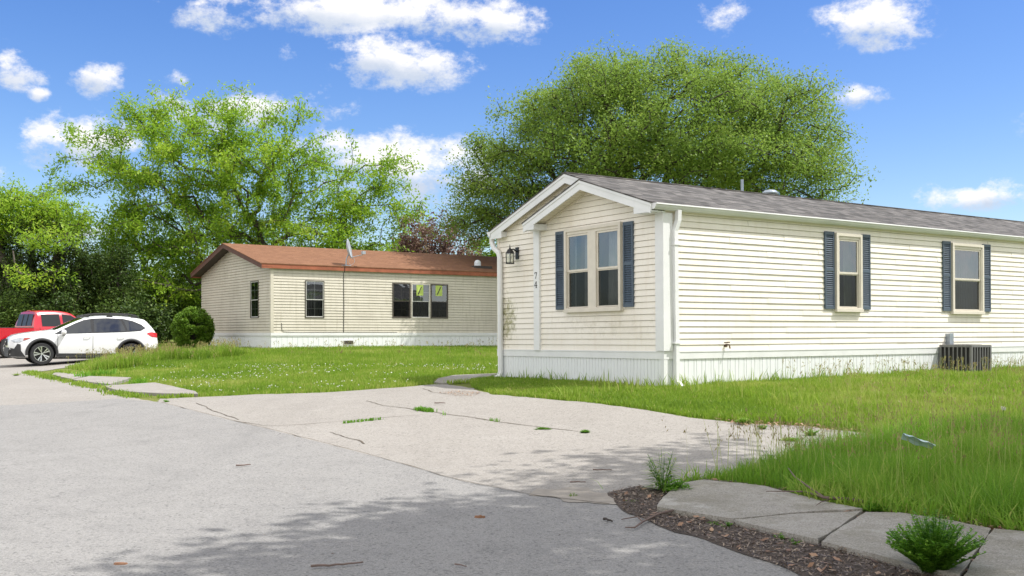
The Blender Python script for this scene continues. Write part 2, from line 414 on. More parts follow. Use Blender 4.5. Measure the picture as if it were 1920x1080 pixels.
class MB:
    def __init__(s, xf=None):
        s.v = []; s.f = []; s.mi = []; s.xf = xf; s.cur = 0

    def vt(s, p):
        if s.xf: p = s.xf(*p)
        s.v.append(tuple(p)); return len(s.v) - 1

    def face(s, pts):
        s.f.append([s.vt(p) for p in pts]); s.mi.append(s.cur)

    def fi(s, idx):
        s.f.append(list(idx)); s.mi.append(s.cur)

    def box(s, x0, x1, y0, y1, z0, z1):
        c = [(x, y, z) for x in (x0, x1) for y in (y0, y1) for z in (z0, z1)]
        i = [s.vt(p) for p in c]
        for q in ((0, 1, 3, 2), (4, 6, 7, 5), (0, 4, 5, 1), (2, 3, 7, 6), (0, 2, 6, 4), (1, 5, 7, 3)):
            s.fi([i[k] for k in q])

    def prism(s, poly, lo, hi, axis=0):
        """extrude a polygon of 2D points along an axis: 0 -> points are (y,z), 1 -> (x,z), 2 -> (x,y)"""
        def P(a, b, h):
            return ((h, a, b), (a, h, b), (a, b, h))[axis]
        A = [s.vt(P(a, b, lo)) for a, b in poly]
        B = [s.vt(P(a, b, hi)) for a, b in poly]
        n = len(poly)
        s.fi(A); s.fi(B[::-1])
        for k in range(n):
            s.fi((A[k], A[(k + 1) % n], B[(k + 1) % n], B[k]))

    def tube(s, pts, r, n=8, caps=True):
        pts = [Vector(s.xf(*p)) if s.xf else Vector(p) for p in pts]
        rs = r if isinstance(r, (list, tuple)) else [r] * len(pts)
        rings = []
        prev = None
        for k, p in enumerate(pts):
            d = (pts[min(k + 1, len(pts) - 1)] - pts[max(k - 1, 0)]).normalized()
            if prev is None:
                a = d.cross(Vector((0, 0, 1)))
                if a.length < 0.05: a = d.cross(Vector((0, 1, 0)))
            else:
                a = prev - d * prev.dot(d)
            a.normalize(); prev = a
            b = d.cross(a)
            ring = []
            for j in range(n):
                th = 2 * math.pi * (j + 0.5) / n
                q = p + (a * math.cos(th) + b * math.sin(th)) * rs[k]
                s.v.append(tuple(q)); ring.append(len(s.v) - 1)
            rings.append(ring)
        for k in range(len(rings) - 1):
            for j in range(n):
                s.fi((rings[k][j], rings[k][(j + 1) % n], rings[k + 1][(j + 1) % n], rings[k + 1][j]))
        if caps:
            s.fi(rings[0][::-1]); s.fi(rings[-1])

    def lathe(s, prof, c, axis=2, n=24, caps=True):
        """prof: list of (r, h) around an axis through c"""
        rings = []
        for r, h in prof:
            ring = []
            for j in range(n):
                th = 2 * math.pi * j / n
                a, b = r * math.cos(th), r * math.sin(th)
                p = [(h, a, b), (b, h, a), (a, b, h)][axis]
                ring.append(s.vt((c[0] + p[0], c[1] + p[1], c[2] + p[2])))
            rings.append(ring)
        for k in range(len(rings) - 1):
            for j in range(n):
                s.fi((rings[k][j], rings[k][(j + 1) % n], rings[k + 1][(j + 1) % n], rings[k + 1][j]))
        if not caps: return
        if prof[0][0] > 0.001: s.fi(rings[0][::-1])
        if prof[-1][0] > 0.001: s.fi(rings[-1])

    def build(s, name, mats, parent=None, smooth=False, label=None, loc=None, bevel=0):
        me = bpy.data.meshes.new(name)
        me.from_pydata(s.v, [], s.f)
        if not isinstance(mats, (list, tuple)): mats = [mats]
        for m_ in mats: me.materials.append(m_)
        me.polygons.foreach_set('material_index', s.mi)
        if smooth: me.polygons.foreach_set('use_smooth', [True] * len(s.f))
        me.update()
        o = bpy.data.objects.new(name, me)
        COL.objects.link(o)
        if parent: o.parent = parent
        if label: o['label'] = label
        if loc: o.location = loc
        if bevel:
            bv = o.modifiers.new('bevel', 'BEVEL'); bv.width = bevel; bv.segments = 2; bv.limit_method = 'ANGLE'
        return o


def np_mesh(name, verts, faces, mat_, parent=None, rnd=None, smooth=False):
    """verts (N,3), faces (M,k) with a constant k"""
    me = bpy.data.meshes.new(name)
    verts = np.ascontiguousarray(verts, dtype=np.float32)
    faces = np.ascontiguousarray(faces, dtype=np.int32)
    k = faces.shape[1]
    me.vertices.add(len(verts)); me.vertices.foreach_set('co', verts.ravel())
    me.loops.add(faces.size); me.loops.foreach_set('vertex_index', faces.ravel())
    me.polygons.add(len(faces))
    me.polygons.foreach_set('loop_start', np.arange(0, faces.size, k, dtype=np.int32))
    me.polygons.foreach_set('loop_total', np.full(len(faces), k, dtype=np.int32))
    if smooth: me.polygons.foreach_set('use_smooth', np.ones(len(faces), dtype=bool))
    if rnd is not None:
        a = me.attributes.new('rnd', 'FLOAT', 'FACE')
        a.data.foreach_set('value', np.ascontiguousarray(rnd, dtype=np.float32))
    me.materials.append(mat_)
    me.update(calc_edges=True)
    me.validate()
    o = bpy.data.objects.new(name, me)
    COL.objects.link(o)
    if parent: o.parent = parent
    return o


# ------------------------------------------------------------------ terrain
CP = np.array([
    (0, 0, 0), (-8, 0, 0), (8, 0, .02), (0, 6, .0), (-6, 8, .02), (3.2, 6.6, .03), (7, 8, .08), (12, 10, .2), (0, 12, .15),
    (0, 15.3, .36), (2.46, 16.65, .49), (-.27, 20.6, .47), (5, 13, .27), (9, 15, .42), (11.3, 22.7, .50), (20, 28, .60), (20, 15, .5),
    (-6, 18, .25), (-13, 28, .3), (-14.4, 32.2, .38), (-20, 38, .4), (-20, 20, .1), (-15, 15, .05), (-10, 10, 0),
    (-8.5, 36.4, .81), (-12.9, 42.8, .78), (-2, 42, .82), (-5, 28, .60), (-3, 22, .46), (-11, 34.5, .68), (4, 28, .55),
    (0, 60, .9), (-30, 60, .8), (30, 60, .9), (45, 20, .7), (-45, 20, .2), (0, -20, 0), (-30, -15, 0), (30, -15, .1), (-9.5, 27, .40), (7, 19.5, .49)], dtype=float)


def _K(d):
    return np.where(d > 1e-9, d * d * np.log(np.maximum(d, 1e-9)), 0.0)


_n = len(CP)
_D = np.hypot(CP[:, None, 0] - CP[None, :, 0], CP[:, None, 1] - CP[None, :, 1])
_A = np.zeros((_n + 3, _n + 3))
_A[:_n, :_n] = _K(_D) + np.eye(_n) * 0.8
_A[:_n, _n] = 1; _A[:_n, _n + 1:] = CP[:, :2]
_A[_n, :_n] = 1; _A[_n + 1:, :_n] = CP[:, :2].T
_w = np.linalg.solve(_A, np.concatenate([CP[:, 2], [0, 0, 0]]))


def H(x, y):
    x = np.asarray(x, float); y = np.asarray(y, float)
    sh = x.shape; x = x.ravel(); y = y.ravel()
    out = np.empty_like(x)
    for i in range(0, len(x), 40000):
        xs, ys = x[i:i + 40000], y[i:i + 40000]
        xc = np.clip(xs, -50, 50); yc = np.clip(ys, -22, 66)
        d = np.hypot(xc[:, None] - CP[None, :, 0], yc[:, None] - CP[None, :, 1])
        out[i:i + 40000] = _K(d) @ _w[:_n] + _w[_n] + xc * _w[_n + 1] + yc * _w[_n + 2]
    return out.reshape(sh)


def h1(x, y):
    return float(H(np.array([x]), np.array([y]))[0])


def G(px, py):
    """where the line of sight through a photo pixel meets the ground: used to read positions off the photograph"""
    Y = 12.0
    for _ in range(60):
        z = h1((px - 960) / FP * Y, Y)
        Y = 0.5 * Y + 0.5 * min(max((EYE - z) * FP / (py - 625.0), 1.0), 90.0)
    return ((px - 960) / FP * Y, Y)


def poly(pts):
    return [G(*p) for p in pts]


def inside(P, x, y):
    x = np.asarray(x); y = np.asarray(y)
    r = np.zeros(x.shape, bool)
    n = len(P)
    for i in range(n):
        x0, y0 = P[i]; x1, y1 = P[(i + 1) % n]
        if y0 == y1: continue
        c = ((y0 > y) != (y1 > y)) & (x < (x1 - x0) * (y - y0) / (y1 - y0) + x0)
        r ^= c
    return r


def vnoise(x, y, s, seed=0):
    """cheap value noise"""
    def hsh(i, j):
        v = np.sin(i * 127.1 + j * 311.7 + seed * 74.7) * 43758.5453
        return v - np.floor(v)
    x = x / s; y = y / s
    i = np.floor(x); j = np.floor(y); fx = x - i; fy = y - j
    fx = fx * fx * (3 - 2 * fx); fy = fy * fy * (3 - 2 * fy)
    return (hsh(i, j) * (1 - fx) + hsh(i + 1, j) * fx) * (1 - fy) + (hsh(i, j + 1) * (1 - fx) + hsh(i + 1, j + 1) * fx) * fy


def rough_edge(P, amp=0.04, step=0.12):
    out = []
    n = len(P)
    for i in range(n):
        a = np.array(P[i]); b = np.array(P[(i + 1) % n])
        L = np.linalg.norm(b - a)
        near = min(abs(a[1]), abs(b[1])) < 45 and max(abs(a[0]), abs(b[0])) < 30
        k = max(1, int(L / step)) if near else max(1, int(L / 3))
        k = min(k, 300)
        d = (b - a) / max(L, 1e-6); nn = np.array([-d[1], d[0]])
        for j in range(k):
            p = a + (b - a) * j / k
            o = (float(vnoise(p[0:1], p[1:2], 0.5, 3)[0]) - .5) * 2 + (float(vnoise(p[0:1], p[1:2], 0.13, 5)[0]) - .5)
            if j == 0 and not near: o = 0
            out.append(tuple(p + nn * o * amp))
    return out


def sheet(name, P, off, mat_, grid=0.5, amp=0.04, thick=0.0, parent=None, step=0.12, tilt=None):
    E_ = rough_edge(P, amp, step) if amp > 0 else list(P)
    xs = [p[0] for p in E_]; ys = [p[1] for p in E_]
    gx, gy = np.meshgrid(np.arange(min(xs), max(xs), grid), np.arange(min(ys), max(ys), grid))
    gx = gx.ravel() + 0.013; gy = gy.ravel() + 0.017
    k = inside(E_, gx, gy)
    pts = [Vector(p) for p in E_] + [Vector((a, b)) for a, b in zip(gx[k], gy[k])]
    ne = len(E_)
    r = delaunay_2d_cdt(pts, [], [list(range(ne))], 1, 1e-5)
    V = np.array([(v.x, v.y) for v in r[0]])
    z = H(V[:, 0], V[:, 1]) + off
    if tilt is not None: z = z + tilt(V[:, 0], V[:, 1])
    verts = [(a, b, c) for (a, b), c in zip(V, z)]
    faces = [list(f) for f in r[2]]
    if thick:
        # skirt down the outline
        o2 = {}
        ed = {}
        for f in faces:
            for q in range(len(f)):
                e = (f[q], f[(q + 1) % len(f)])
                ed[e] = 1
        bd = [e for e in ed if (e[1], e[0]) not in ed]
        for e in bd:
            for q in e:
                if q not in o2:
                    x, y, zz = verts[q]
                    o2[q] = len(verts)
                    verts.append((x, y, zz - thick))
            faces.append([e[0], o2[e[0]], o2[e[1]], e[1]])
    me = bpy.data.meshes.new(name)
    me.from_pydata(verts, [], faces)
    me.materials.append(mat_)
    me.update()
    o = bpy.data.objects.new(name, me)
    COL.objects.link(o)
    if parent: o.parent = parent
    return o


# ground: one sheet out to the horizon, fine near the camera
ax = np.concatenate([[-900, -500, -300, -180, -110, -75], np.arange(-50, 50.1, 0.5), [75, 110, 180, 300, 500, 900]])
ay = np.concatenate([[-900, -500, -200, -90, -50], np.arange(-22, 66.1, 0.5), [90, 130, 200, 350, 600, 1200]])
gx, gy = np.meshgrid(ax, ay)
gz = H(gx, gy)
V = np.stack([gx, gy, gz], -1).reshape(-1, 3)
nx, ny = len(ax), len(ay)
idx = np.arange(nx * ny).reshape(ny, nx)
Fc = np.stack([idx[:-1, :-1], idx[:-1, 1:], idx[1:, 1:], idx[1:, :-1]], -1).reshape(-1, 4)
ground = np_mesh('ground', V, Fc, M_SOIL, smooth=True)
tag(ground, kind='structure')

# ---- paved areas, outlines read off the photograph
SEAM = [(300, 757), (430, 790), (560, 822), (700, 858), (860, 905), (1010, 935), (1160, 953)]
ROAD = poly([(-900, 790), (42, 761), (221, 750)] + SEAM + [(1180, 966), (1250, 990), (1330, 1010), (1405, 1042), (1500, 1080), (1600, 1130)]) + \
    [(3.6, 3.6), (6, 1.0), (14, -6), (14, -16), (-30, -16), (-34, 8)]
DRIVE = poly([(300, 749), (370, 746), (480, 741), (600, 738), (740, 728), (815, 722), (838, 722), (885, 729), (927, 741), (1005, 748), (1100, 757), (1200, 769),
              (1290, 785), (1380, 795), (1480, 799), (1600, 810), (1690, 822), (1640, 842), (1520, 862), (1400, 880), (1300, 905), (1200, 935), (1185, 962), (1160, 966), (1010, 948),
              (860, 918), (700, 868), (560, 832), (430, 798), (300, 765)])
LOT = poly([(-900, 800), (42, 770), (221, 758), (300, 765), (312, 757), (283, 752), (225, 742), (170, 722), (100, 711), (55, 700), (110, 692), (165, 684)]) + \
    [(-9.7, 30.8), (-8.8, 32.2), (-10.0, 34.2), (-14, 40), (-22, 50), (-34, 50), (-40, 30)]
drive = tag(sheet('driveway', DRIVE, 0.012, M_DRIVE, amp=0.07), kind='structure')
lot = tag(sheet('parking_pad', LOT, 0.010, M_DRIVE, amp=0.06), kind='structure')
road = tag(sheet('road', ROAD, 0.022, M_ROAD, amp=0.02), kind='structure')


def ribbon(name, pts, w, off, mat_, parent=None, amp=0.03):
    P = poly(pts)
    c = []
    for i in range(len(P) - 1):
        a = np.array(P[i]); b = np.array(P[i + 1]); L = np.linalg.norm(b - a)
        k = max(1, int(L / 0.08))
        d = (b - a) / L; nn = np.array([-d[1], d[0]])
        for j in range(k):
            p = a + (b - a) * j / k
            o = (float(vnoise(p[0:1], p[1:2], 0.3, 9)[0]) - .5) * 2 * amp + (random.random() - .5) * amp * .5
            c.append((p + nn * o, nn, w * (0.35 + 0.9 * float(vnoise(p[0:1], p[1:2], 0.2, 12)[0]))))
    vs = []; fs = []
    for p, nn, ww in c:
        for s_ in (-.5, .5):
            q = p + nn * s_ * ww
            vs.append((q[0], q[1], 0))
    vs = np.array(vs); vs[:, 2] = H(vs[:, 0], vs[:, 1]) + off
    for k in range(len(c) - 1):
        fs.append((2 * k, 2 * k + 1, 2 * k + 3, 2 * k + 2))
    o = np_mesh(name, vs, np.array(fs), mat_, parent)
    return o


for pts, w in (([(445, 792), (500, 800), (560, 798), (640, 792), (700, 786), (760, 782), (800, 780)], 0.018),
               ([(690, 753), (720, 762), (757, 767), (790, 772), (850, 780), (940, 794), (1000, 802), (1060, 808), (1095, 813)], 0.02),
               ([(790, 730), (812, 737), (840, 741)], 0.02),
               ([(370, 757), (410, 776), (452, 790)], 0.02), ([(620, 812), (640, 818), (690, 836)], 0.02)):
    tag(ribbon('crack', pts, w, 0.017, M_CRACK, drive), None)
ribbon('crack', SEAM, 0.014, 0.028, M_CRACK, road, 0.015)
tag(sheet('sand', poly([(1015, 928), (1080, 925), (1150, 935), (1165, 950), (1120, 948), (1060, 938)]), 0.0265, M_SAND, 0.3, 0.16, step=.05), kind='structure')

# left broken kerb slabs
for i, (q) in enumerate(([(193, 728), (289, 722), (367, 739), (371, 744), (300, 743), (224, 738)],
                         [(138, 716), (167, 709), (247, 712), (228, 719), (206, 725), (167, 721)],
                         [(96, 706), (109, 700), (158, 700), (165, 708), (135, 715)])):
    tag(sheet('pavement', poly(q), 0.055, M_CONCL, 0.5, 0.02, 0.07), kind='structure')
tag(sheet('path', poly([(815, 719), (822, 712), (850, 706), (937, 702), (960, 704), (960, 708), (930, 712), (870, 719), (830, 722)]), 0.03, M_CONC, 0.3, 0.015, 0.05), kind='structure')
# foreground slab, broken in pieces
for q in ([(1232, 966), (1238, 955), (1258, 935), (1287, 919), (1320, 913), (1353, 917), (1387, 919), (1437, 925), (1478, 937), (1537, 954), (1578, 962), (1618, 970), (1487, 977), (1378, 989), (1300, 977)],
          [(1378, 992), (1487, 981), (1618, 974), (1532, 1031), (1474, 1016), (1430, 1006)],
          [(1622, 976), (1690, 977), (1770, 990), (1845, 1006), (1858, 1008), (1800, 1100), (1700, 1078), (1640, 1060), (1537, 1034)],
          [(1864, 1009), (1925, 1014), (2080, 1030), (2250, 1060), (2250, 1180), (1950, 1140), (1806, 1102)]):
    tag(sheet('pavement', poly(q), 0.065, M_CONC, 0.25, 0.016, 0.07, step=0.045), kind='structure')
MUL = poly([(1140, 930), (1190, 918), (1250, 925), (1300, 900), (1480, 925), (1640, 960), (1800, 975), (1940, 1000), (2300, 1040), (2300, 1250), (1700, 1180),
            (1500, 1088), (1400, 1050), (1325, 1018), (1245, 998), (1175, 970)])
mulch = tag(sheet('soil', MUL, 0.027, M_MULCH, 0.25, 0.04), kind='structure')


# ------------------------------------------------------------------ house building
TH = math.atan2(0.5644, 0.8255)
BD = np.array([0.8255, 0.5644]); AD = np.array([-0.5644, 0.8255])
CR = 0.1016


def XF(side):
    """(a along wall, n outwards, z) -> house local"""
    if side == 'front':
        return lambda a, n, z: (-n, a, z)
    return lambda a, n, z: (a, -n, z)


def siding_wall(side, a_lo, a_hi, z0, z1, holes, m_, parent, name, zroof=None, lap=0.007):
    """clapboard courses as real steps, cut round the openings. zroof(a_side,z) gives the slanted bounds of a gable"""
    mb = MB(XF(side))
    z = z0
    OUT = 0.015
    course = 0
    while z < z1 - 0.004:
        course += 1
        zt = min(z + CR, z1)
        zs = sorted(set([z, zt] + [h for q in holes for h in (q[2], q[3]) if z < h < zt]))
        for za, zb in zip(zs[:-1], zs[1:]):
            def bounds(zz):
                return zroof(zz) if zroof else (a_lo, a_hi)
            la, ha = bounds(za); lb, hb = bounds(zb)
            if hb - lb < 0.02: continue
            zm = (za + zb) / 2
            cuts = sorted([(q[0], q[1]) for q in holes if q[2] < zm < q[3]])
            segs = []
            L = None
            cur = (la, lb)
            for c0, c1 in cuts:
                segs.append((cur, (c0, c0))); cur = (c1, c1)
            segs.append((cur, (ha, hb)))
            na = OUT * (1 - (za - z) / CR); nb = OUT * (1 - (zb - z) / CR)
            gap = lap if zb == zt and zt < z1 else 0.0
            jn = []
            for (s0, s1) in segs:
                if side == 'side' and s1[0] - s0[0] > 0.5:
                    q0 = s0
                    j_ = 1.1 + (course * 1.37) % 3.66
                    lift = 0.0
                    while j_ < s1[0] - .05:
                        if j_ > s0[0] + .05:
                            jn.append((q0, (j_, j_), lift)); q0 = (j_, j_); lift = 0.0035 - lift
                        j_ += 3.66
                    jn.append((q0, s1, lift))
                else: jn.append((s0, s1, 0.0))
            na0, nb0 = na, nb
            for (s0, s1, lift) in jn:
                na = na0 + lift; nb = nb0 + lift
                if s1[0] - s0[0] < 0.004 and s1[1] - s0[1] < 0.004: continue
                mb.face([(s0[0], na, za), (s1[0], na, za), (s1[1], nb, zb - gap), (s0[1], nb, zb - gap)])
                if gap:
                    mb.face([(s0[1], nb, zb - gap), (s1[1], nb, zb - gap), (s1[1], -0.028, zb - gap), (s0[1], -0.028, zb - gap)])
                    mb.face([(s0[1], -0.028, zb - gap), (s1[1], -0.028, zb - gap), (s1[1], -0.028, zb), (s0[1], -0.028, zb)])
                if za == z:
                    mb.face([(s0[0], -0.028, z), (s1[0], -0.028, z), (s1[0], na, z), (s0[0], na, z)])
        z += CR
    return mb.build(name, m_, parent)


def frame_rect(mb, a0, a1, z0, z1, w, n0, n1):
    mb.box(a0, a1, n0, n1, z1 - w, z1)
    mb.box(a0, a1, n0, n1, z0, z0 + w)
    mb.box(a0, a0 + w, n0, n1, z0 + w, z1 - w)
    mb.box(a1 - w, a1, n0, n1, z0 + w, z1 - w)


def recess(mb, a0, a1, z0, z1, d, mi):
    c = mb.cur; mb.cur = mi
    n0 = -0.005
    mb.face([(a0, -d, z0), (a1, -d, z0), (a1, -d, z1), (a0, -d, z1)])
    mb.face([(a0, n0, z0), (a0, -d, z0), (a0, -d, z1), (a0, n0, z1)])
    mb.face([(a1, n0, z0), (a1, -d, z0), (a1, -d, z1), (a1, n0, z1)])
    mb.face([(a0, n0, z0), (a1, n0, z0), (a1, -d, z0), (a0, -d, z0)])
    mb.face([(a0, n0, z1), (a1, n0, z1), (a1, -d, z1), (a0, -d, z1)])
    mb.cur = c


def curtain(side, parent, a0, a1, z0, z1, n, m_, gap=None, amp=0.02, name='curtain'):
    """pleated cloth; gap=(a_left,a_right) bare stretch at the bottom for a tied curtain"""
    mb = MB(XF(side))
    k = max(12, int((a1 - a0) / 0.012))
    rows = 6
    grid = []
    for i in range(k + 1):
        f = i / k
        a = a0 + (a1 - a0) * f
        col = []
        for r in range(rows + 1):
            g = r / rows
            nn = n + amp * math.sin(f * (a1 - a0) * 62 + 1.2 * math.sin(g * 2 + f * 9)) * (0.5 + 0.5 * g)
            col.append(mb.vt((a, nn, z0 + (z1 - z0) * (1 - g))))
        grid.append(col)
    for i in range(k):
        for r in range(rows):
            mb.fi((grid[i][r], grid[i + 1][r], grid[i + 1][r + 1], grid[i][r + 1]))
    return mb.build(name, m_, parent, smooth=True)


def near_window(side, parent, a0, a1, z0, z1, sashes, fat=0.055, label=None, curt=()):
    """projecting trim box, one or two double-hung sashes; sashes: list of (a0,a1)"""
    mb = MB(XF(side))
    N = 0.075
    frame_rect(mb, a0, a1, z0, z1, fat, -0.01, N)
    mb.box(a0 - 0.012, a1 + 0.012, -0.01, N + 0.012, z0 - 0.02, z0 + 0.035)
    mb.box(a0 + fat, a1 - fat, -0.01, N - 0.02, z1 - fat - 0.05, z1 - fat)
    zi0 = z0 + fat; zi1 = z1 - fat - 0.05
    last = a0 + fat
    for (s0, s1) in sashes:
        if s0 - last > 0.003: mb.box(last, s0, -0.01, N - 0.012, zi0, zi1)
        last = s1
    if a1 - fat - last > 0.003: mb.box(last, a1 - fat, -0.01, N - 0.012, zi0, zi1)
    recess(mb, a0 + 0.01, a1 - 0.01, z0 + 0.01, z1 - 0.01, 0.55, 1)
    w = mb.build('window', [M_ALMOND, M_DARK], parent, label=label)
    zm = zi0 + (zi1 - zi0) * 0.51
    for (s0, s1) in sashes:
        f = MB(XF(side))
        frame_rect(f, s0 + 0.002, s1 - 0.002, zm - 0.02, zi1 - 0.002, 0.035, 0.012, 0.042)
        frame_rect(f, s0 + 0.002, s1 - 0.002, zi0 + 0.002, zm + 0.018, 0.035, -0.012, 0.008)
        frame_rect(f, s0 + 0.006, s1 - 0.006, zi0 + 0.006, zm - 0.022, 0.018, 0.009, 0.030)
        f.build('sash', M_ALMOND, w)
        g = MB(XF(side))
        g.face([(s0 + .03, 0.027, zm + .01), (s1 - .03, 0.027, zm + .01), (s1 - .03, 0.027, zi1 - .03), (s0 + .03, 0.027, zi1 - .03)])
        g.build('pane', M_GLASS, w)
        g = MB(XF(side))
        g.face([(s0 + .02, 0.014, zi0 + .02), (s1 - .02, 0.014, zi0 + .02), (s1 - .02, 0.014, zm - .03), (s0 + .02, 0.014, zm - .03)])
        g.build('pane', M_GLASSD, w)
    for (c0, c1, m_) in curt:
        curtain(side, w, c0, c1, z0 + 0.05, z1 - 0.08, -0.12, m_)
    return w


def shutter(side, parent, a0, a1, z0, z1):
    mb = MB(XF(side))
    st = 0.032
    zm = z0 + (z1 - z0) * 0.51
    for x in (a0, a1 - st): mb.box(x, x + st, 0.004, 0.042, z0, z1)
    for (p, q) in ((z0, z0 + 0.06), (zm - 0.028, zm + 0.028), (z1 - 0.06, z1)):
        mb.box(a0 + st, a1 - st, 0.004, 0.040, p, q)
    mb.face([(a0 + st, 0.0175, z0), (a1 - st, 0.0175, z0), (a1 - st, 0.0175, z1), (a0 + st, 0.0175, z1)])
    for (p, q) in ((z0 + 0.06, zm - 0.028), (zm + 0.028, z1 - 0.06)):
        k = int((q - p) / 0.037)
        s_ = (q - p) / k
        for i in range(k):
            zz = p + i * s_
            mb.face([(a0 + st, 0.041, zz + 0.003), (a1 - st, 0.041, zz + 0.003), (a1 - st, 0.019, zz + s_ * 0.78), (a0 + st, 0.019, zz + s_ * 0.78)])
    return mb.build('shutter', M_SHUT, parent)


def skirt(side, parent, a0, a1, pat, z0=-1.05, z1=-0.13, n=0.0, m_=None):
    mb = MB(XF(side))
    pts = []
    a = a0
    k = 0
    while a < a1:
        w = pat[k % len(pat)]; k += 1
        e = min(a + w, a1)
        pts += [(a, n), (max(a, e - 0.016), n), (max(a, e - 0.011), n - 0.012), (max(a, e - 0.005), n - 0.012)]
        a = e
    pts.append((a1, n))
    for p, q in zip(pts[:-1], pts[1:]):
        if q[0] - p[0] < 1e-5: continue
        mb.face([(p[0], p[1], z0), (q[0], q[1], z0), (q[0], q[1], z1), (p[0], p[1], z1)])
    return mb.build('skirting', m_ or M_SKIRT, parent)


# ================= near house
hz = 1.11
H1 = empty('mobile_home', (2.457, 16.65, hz), (-0.006, -0.002, TH),
           'cream sided mobile home with slate blue shutters, grey roof and number 74, nearest the camera', 'mobile home')
LEN = 18.0; WID = 4.83
zR = lambda u: 2.38 + 0.325 * (u + 0.04)                  # right slope
zL = lambda u: zR(2.43) - 0.338 * (u - 2.43)              # left slope
uA = 1.774
zI = lambda u: zR(uA) - 0.345 * (u - uA)                  # inner gable left slope


def gb(zz):
    lo = 0.0; hi = WID
    if zz > 2.27:
        lo = max(0.0, (zz + 0.12 - 2.38) / 0.325 - 0.04)
        hi = min(WID, 2.43 + (zR(2.43) - zz - 0.12) / 0.338)
    return lo, hi


W_F = (0.99, 2.56, 0.70, 2.19)
W_R = [(4.24, 4.99, 0.70, 2.14), (7.91, 9.03, 0.69, 2.13)]
siding_wall('front', 0, WID, 0.0, 3.06, [W_F], M_SID, H1, 'front_wall', gb)
siding_wall('side', 0, LEN, 0.0, 2.33, W_R, M_SID, H1, 'side_wall')
mb = MB()
mb.face([(0, WID, -0.1), (LEN, WID, -0.1), (LEN, WID, 2.33), (0, WID, 2.33)])
mb.face([(LEN, 0, -0.1), (LEN, WID, -0.1), (LEN, WID, 2.33), (LEN, 2.43, 3.14), (LEN, 0, 2.33)])
mb.face([(0.02, 0.02, 0.0), (LEN, 0.02, 0.0), (LEN, WID, 0.0), (0.02, WID, 0.0)])
mb.build('rear_wall', M_SID, H1)
# belt and skirting
mb = MB()
mb.box(-0.022, LEN, -0.022, 0.006, -0.130, -0.003)
mb.box(-0.022, 0.006, 0.006, WID + 0.02, -0.130, -0.003)
mb.box(-0.030, LEN, -0.030, 0.006, -0.020, -0.001)
mb.box(-0.030, 0.006, 0.006, WID + 0.02, -0.020, -0.001)
mb.box(0.0, LEN, WID - 0.006, WID + 0.022, -0.130, -0.003)
mb.build('belt_trim', M_WHITE, H1)
skirt('front', H1, 0.06, WID, [0.085], n=0.004)
skirt('side', H1, 0.06, LEN, [0.085, 0.13, 0.06, 0.12], n=0.004)
mb = MB(); mb.box(-0.018, 0.06, -0.018, 0.06, -1.05, -0.131); mb.build('skirting_corner', M_WHITE, H1)
mb = MB(); mb.face([(0, WID, -1.05), (LEN, WID, -1.05), (LEN, WID, -.13), (0, WID, -.13)]); mb.build('skirting', M_SKIRT, H1)
# corner post and trim strip
mb = MB()
mb.box(-0.045, 0.16, -0.045, 0.012, 0.005, 2.24)
mb.box(-0.045, 0.012, 0.012, 0.15, 0.005, 2.24)
mb.build('corner_post', M_WHITE, H1)
mb = MB(); mb.box(-0.05, 0.0, 3.365, 3.545, -0.012, 2.25); mb.build('trim_post', M_WHITE, H1)
mb = MB(); mb.box(-0.02, 0.0, WID - 0.07, WID + 0.01, 0.0, 2.26); mb.build('corner_trim', M_SID, H1)
# digits on the trim post: a 7 above a 4, slab-ended
def digit(mb, strokes, u, z, w, h):
    for poly_ in strokes:
        mb.prism([(u - (x - 0.5) * w, z + y * h) for x, y in poly_], -0.054, -0.0505, 0)
mb = MB()
digit(mb, [[(0.05, 1), (0.95, 1), (0.95, 0.87), (0.05, 0.87)], [(0.05, 0.87), (0.20, 0.87), (0.16, 0.72), (0.05, 0.72)],
           [(0.80, 0.87), (0.95, 0.87), (0.52, 0.0), (0.34, 0.0)]], 3.470, 1.345, 0.085, 0.12)
digit(mb, [[(0.02, 0.40), (0.02, 0.27), (0.98, 0.27), (0.98, 0.40)], [(0.60, 1.0), (0.78, 1.0), (0.78, 0.40), (0.60, 0.40)], [(0.60, 0.27), (0.78, 0.27), (0.78, 0.09), (0.60, 0.09)],
           [(0.60, 1.0), (0.60, 0.80), (0.16, 0.40), (0.02, 0.40)], [(0.46, 0.09), (0.92, 0.09), (0.92, 0.0), (0.46, 0.0)]], 3.470, 1.170, 0.090, 0.125)
mb.build('house_number', M_BLACK, H1, label='black number 74')
# windows and shutters
wf = near_window('front', H1, 0.99, 2.56, 0.70, 2.19, [(1.06, 1.66), (1.88, 2.50)], label='front double window with two sashes',
                 curt=[(1.06, 1.52, M_CURT), (1.93, 2.20, M_CURT), (2.42, 2.50, M_CURT)])
w1 = near_window('side', H1, 4.24, 4.99, 0.70, 2.14, [(4.32, 4.91)], label='narrow side window', curt=[(4.66, 4.90, M_CURTGR), (4.28, 4.48, M_CURTG)])
w2 = near_window('side', H1, 7.91, 9.03, 0.69, 2.13, [(7.99, 8.95)], label='wide side window with sheer curtains', curt=[(7.96, 8.98, M_CURTG)])
for a in ((2.605, 2.86), (0.706, 0.955)): shutter('front', H1, a[0], a[1], 0.74, 2.175)
for a in ((3.953, 4.215), (5.012, 5.273), (7.625, 7.887), (9.055, 9.335)): shutter('side', H1, a[0], a[1], 0.73, 2.155)
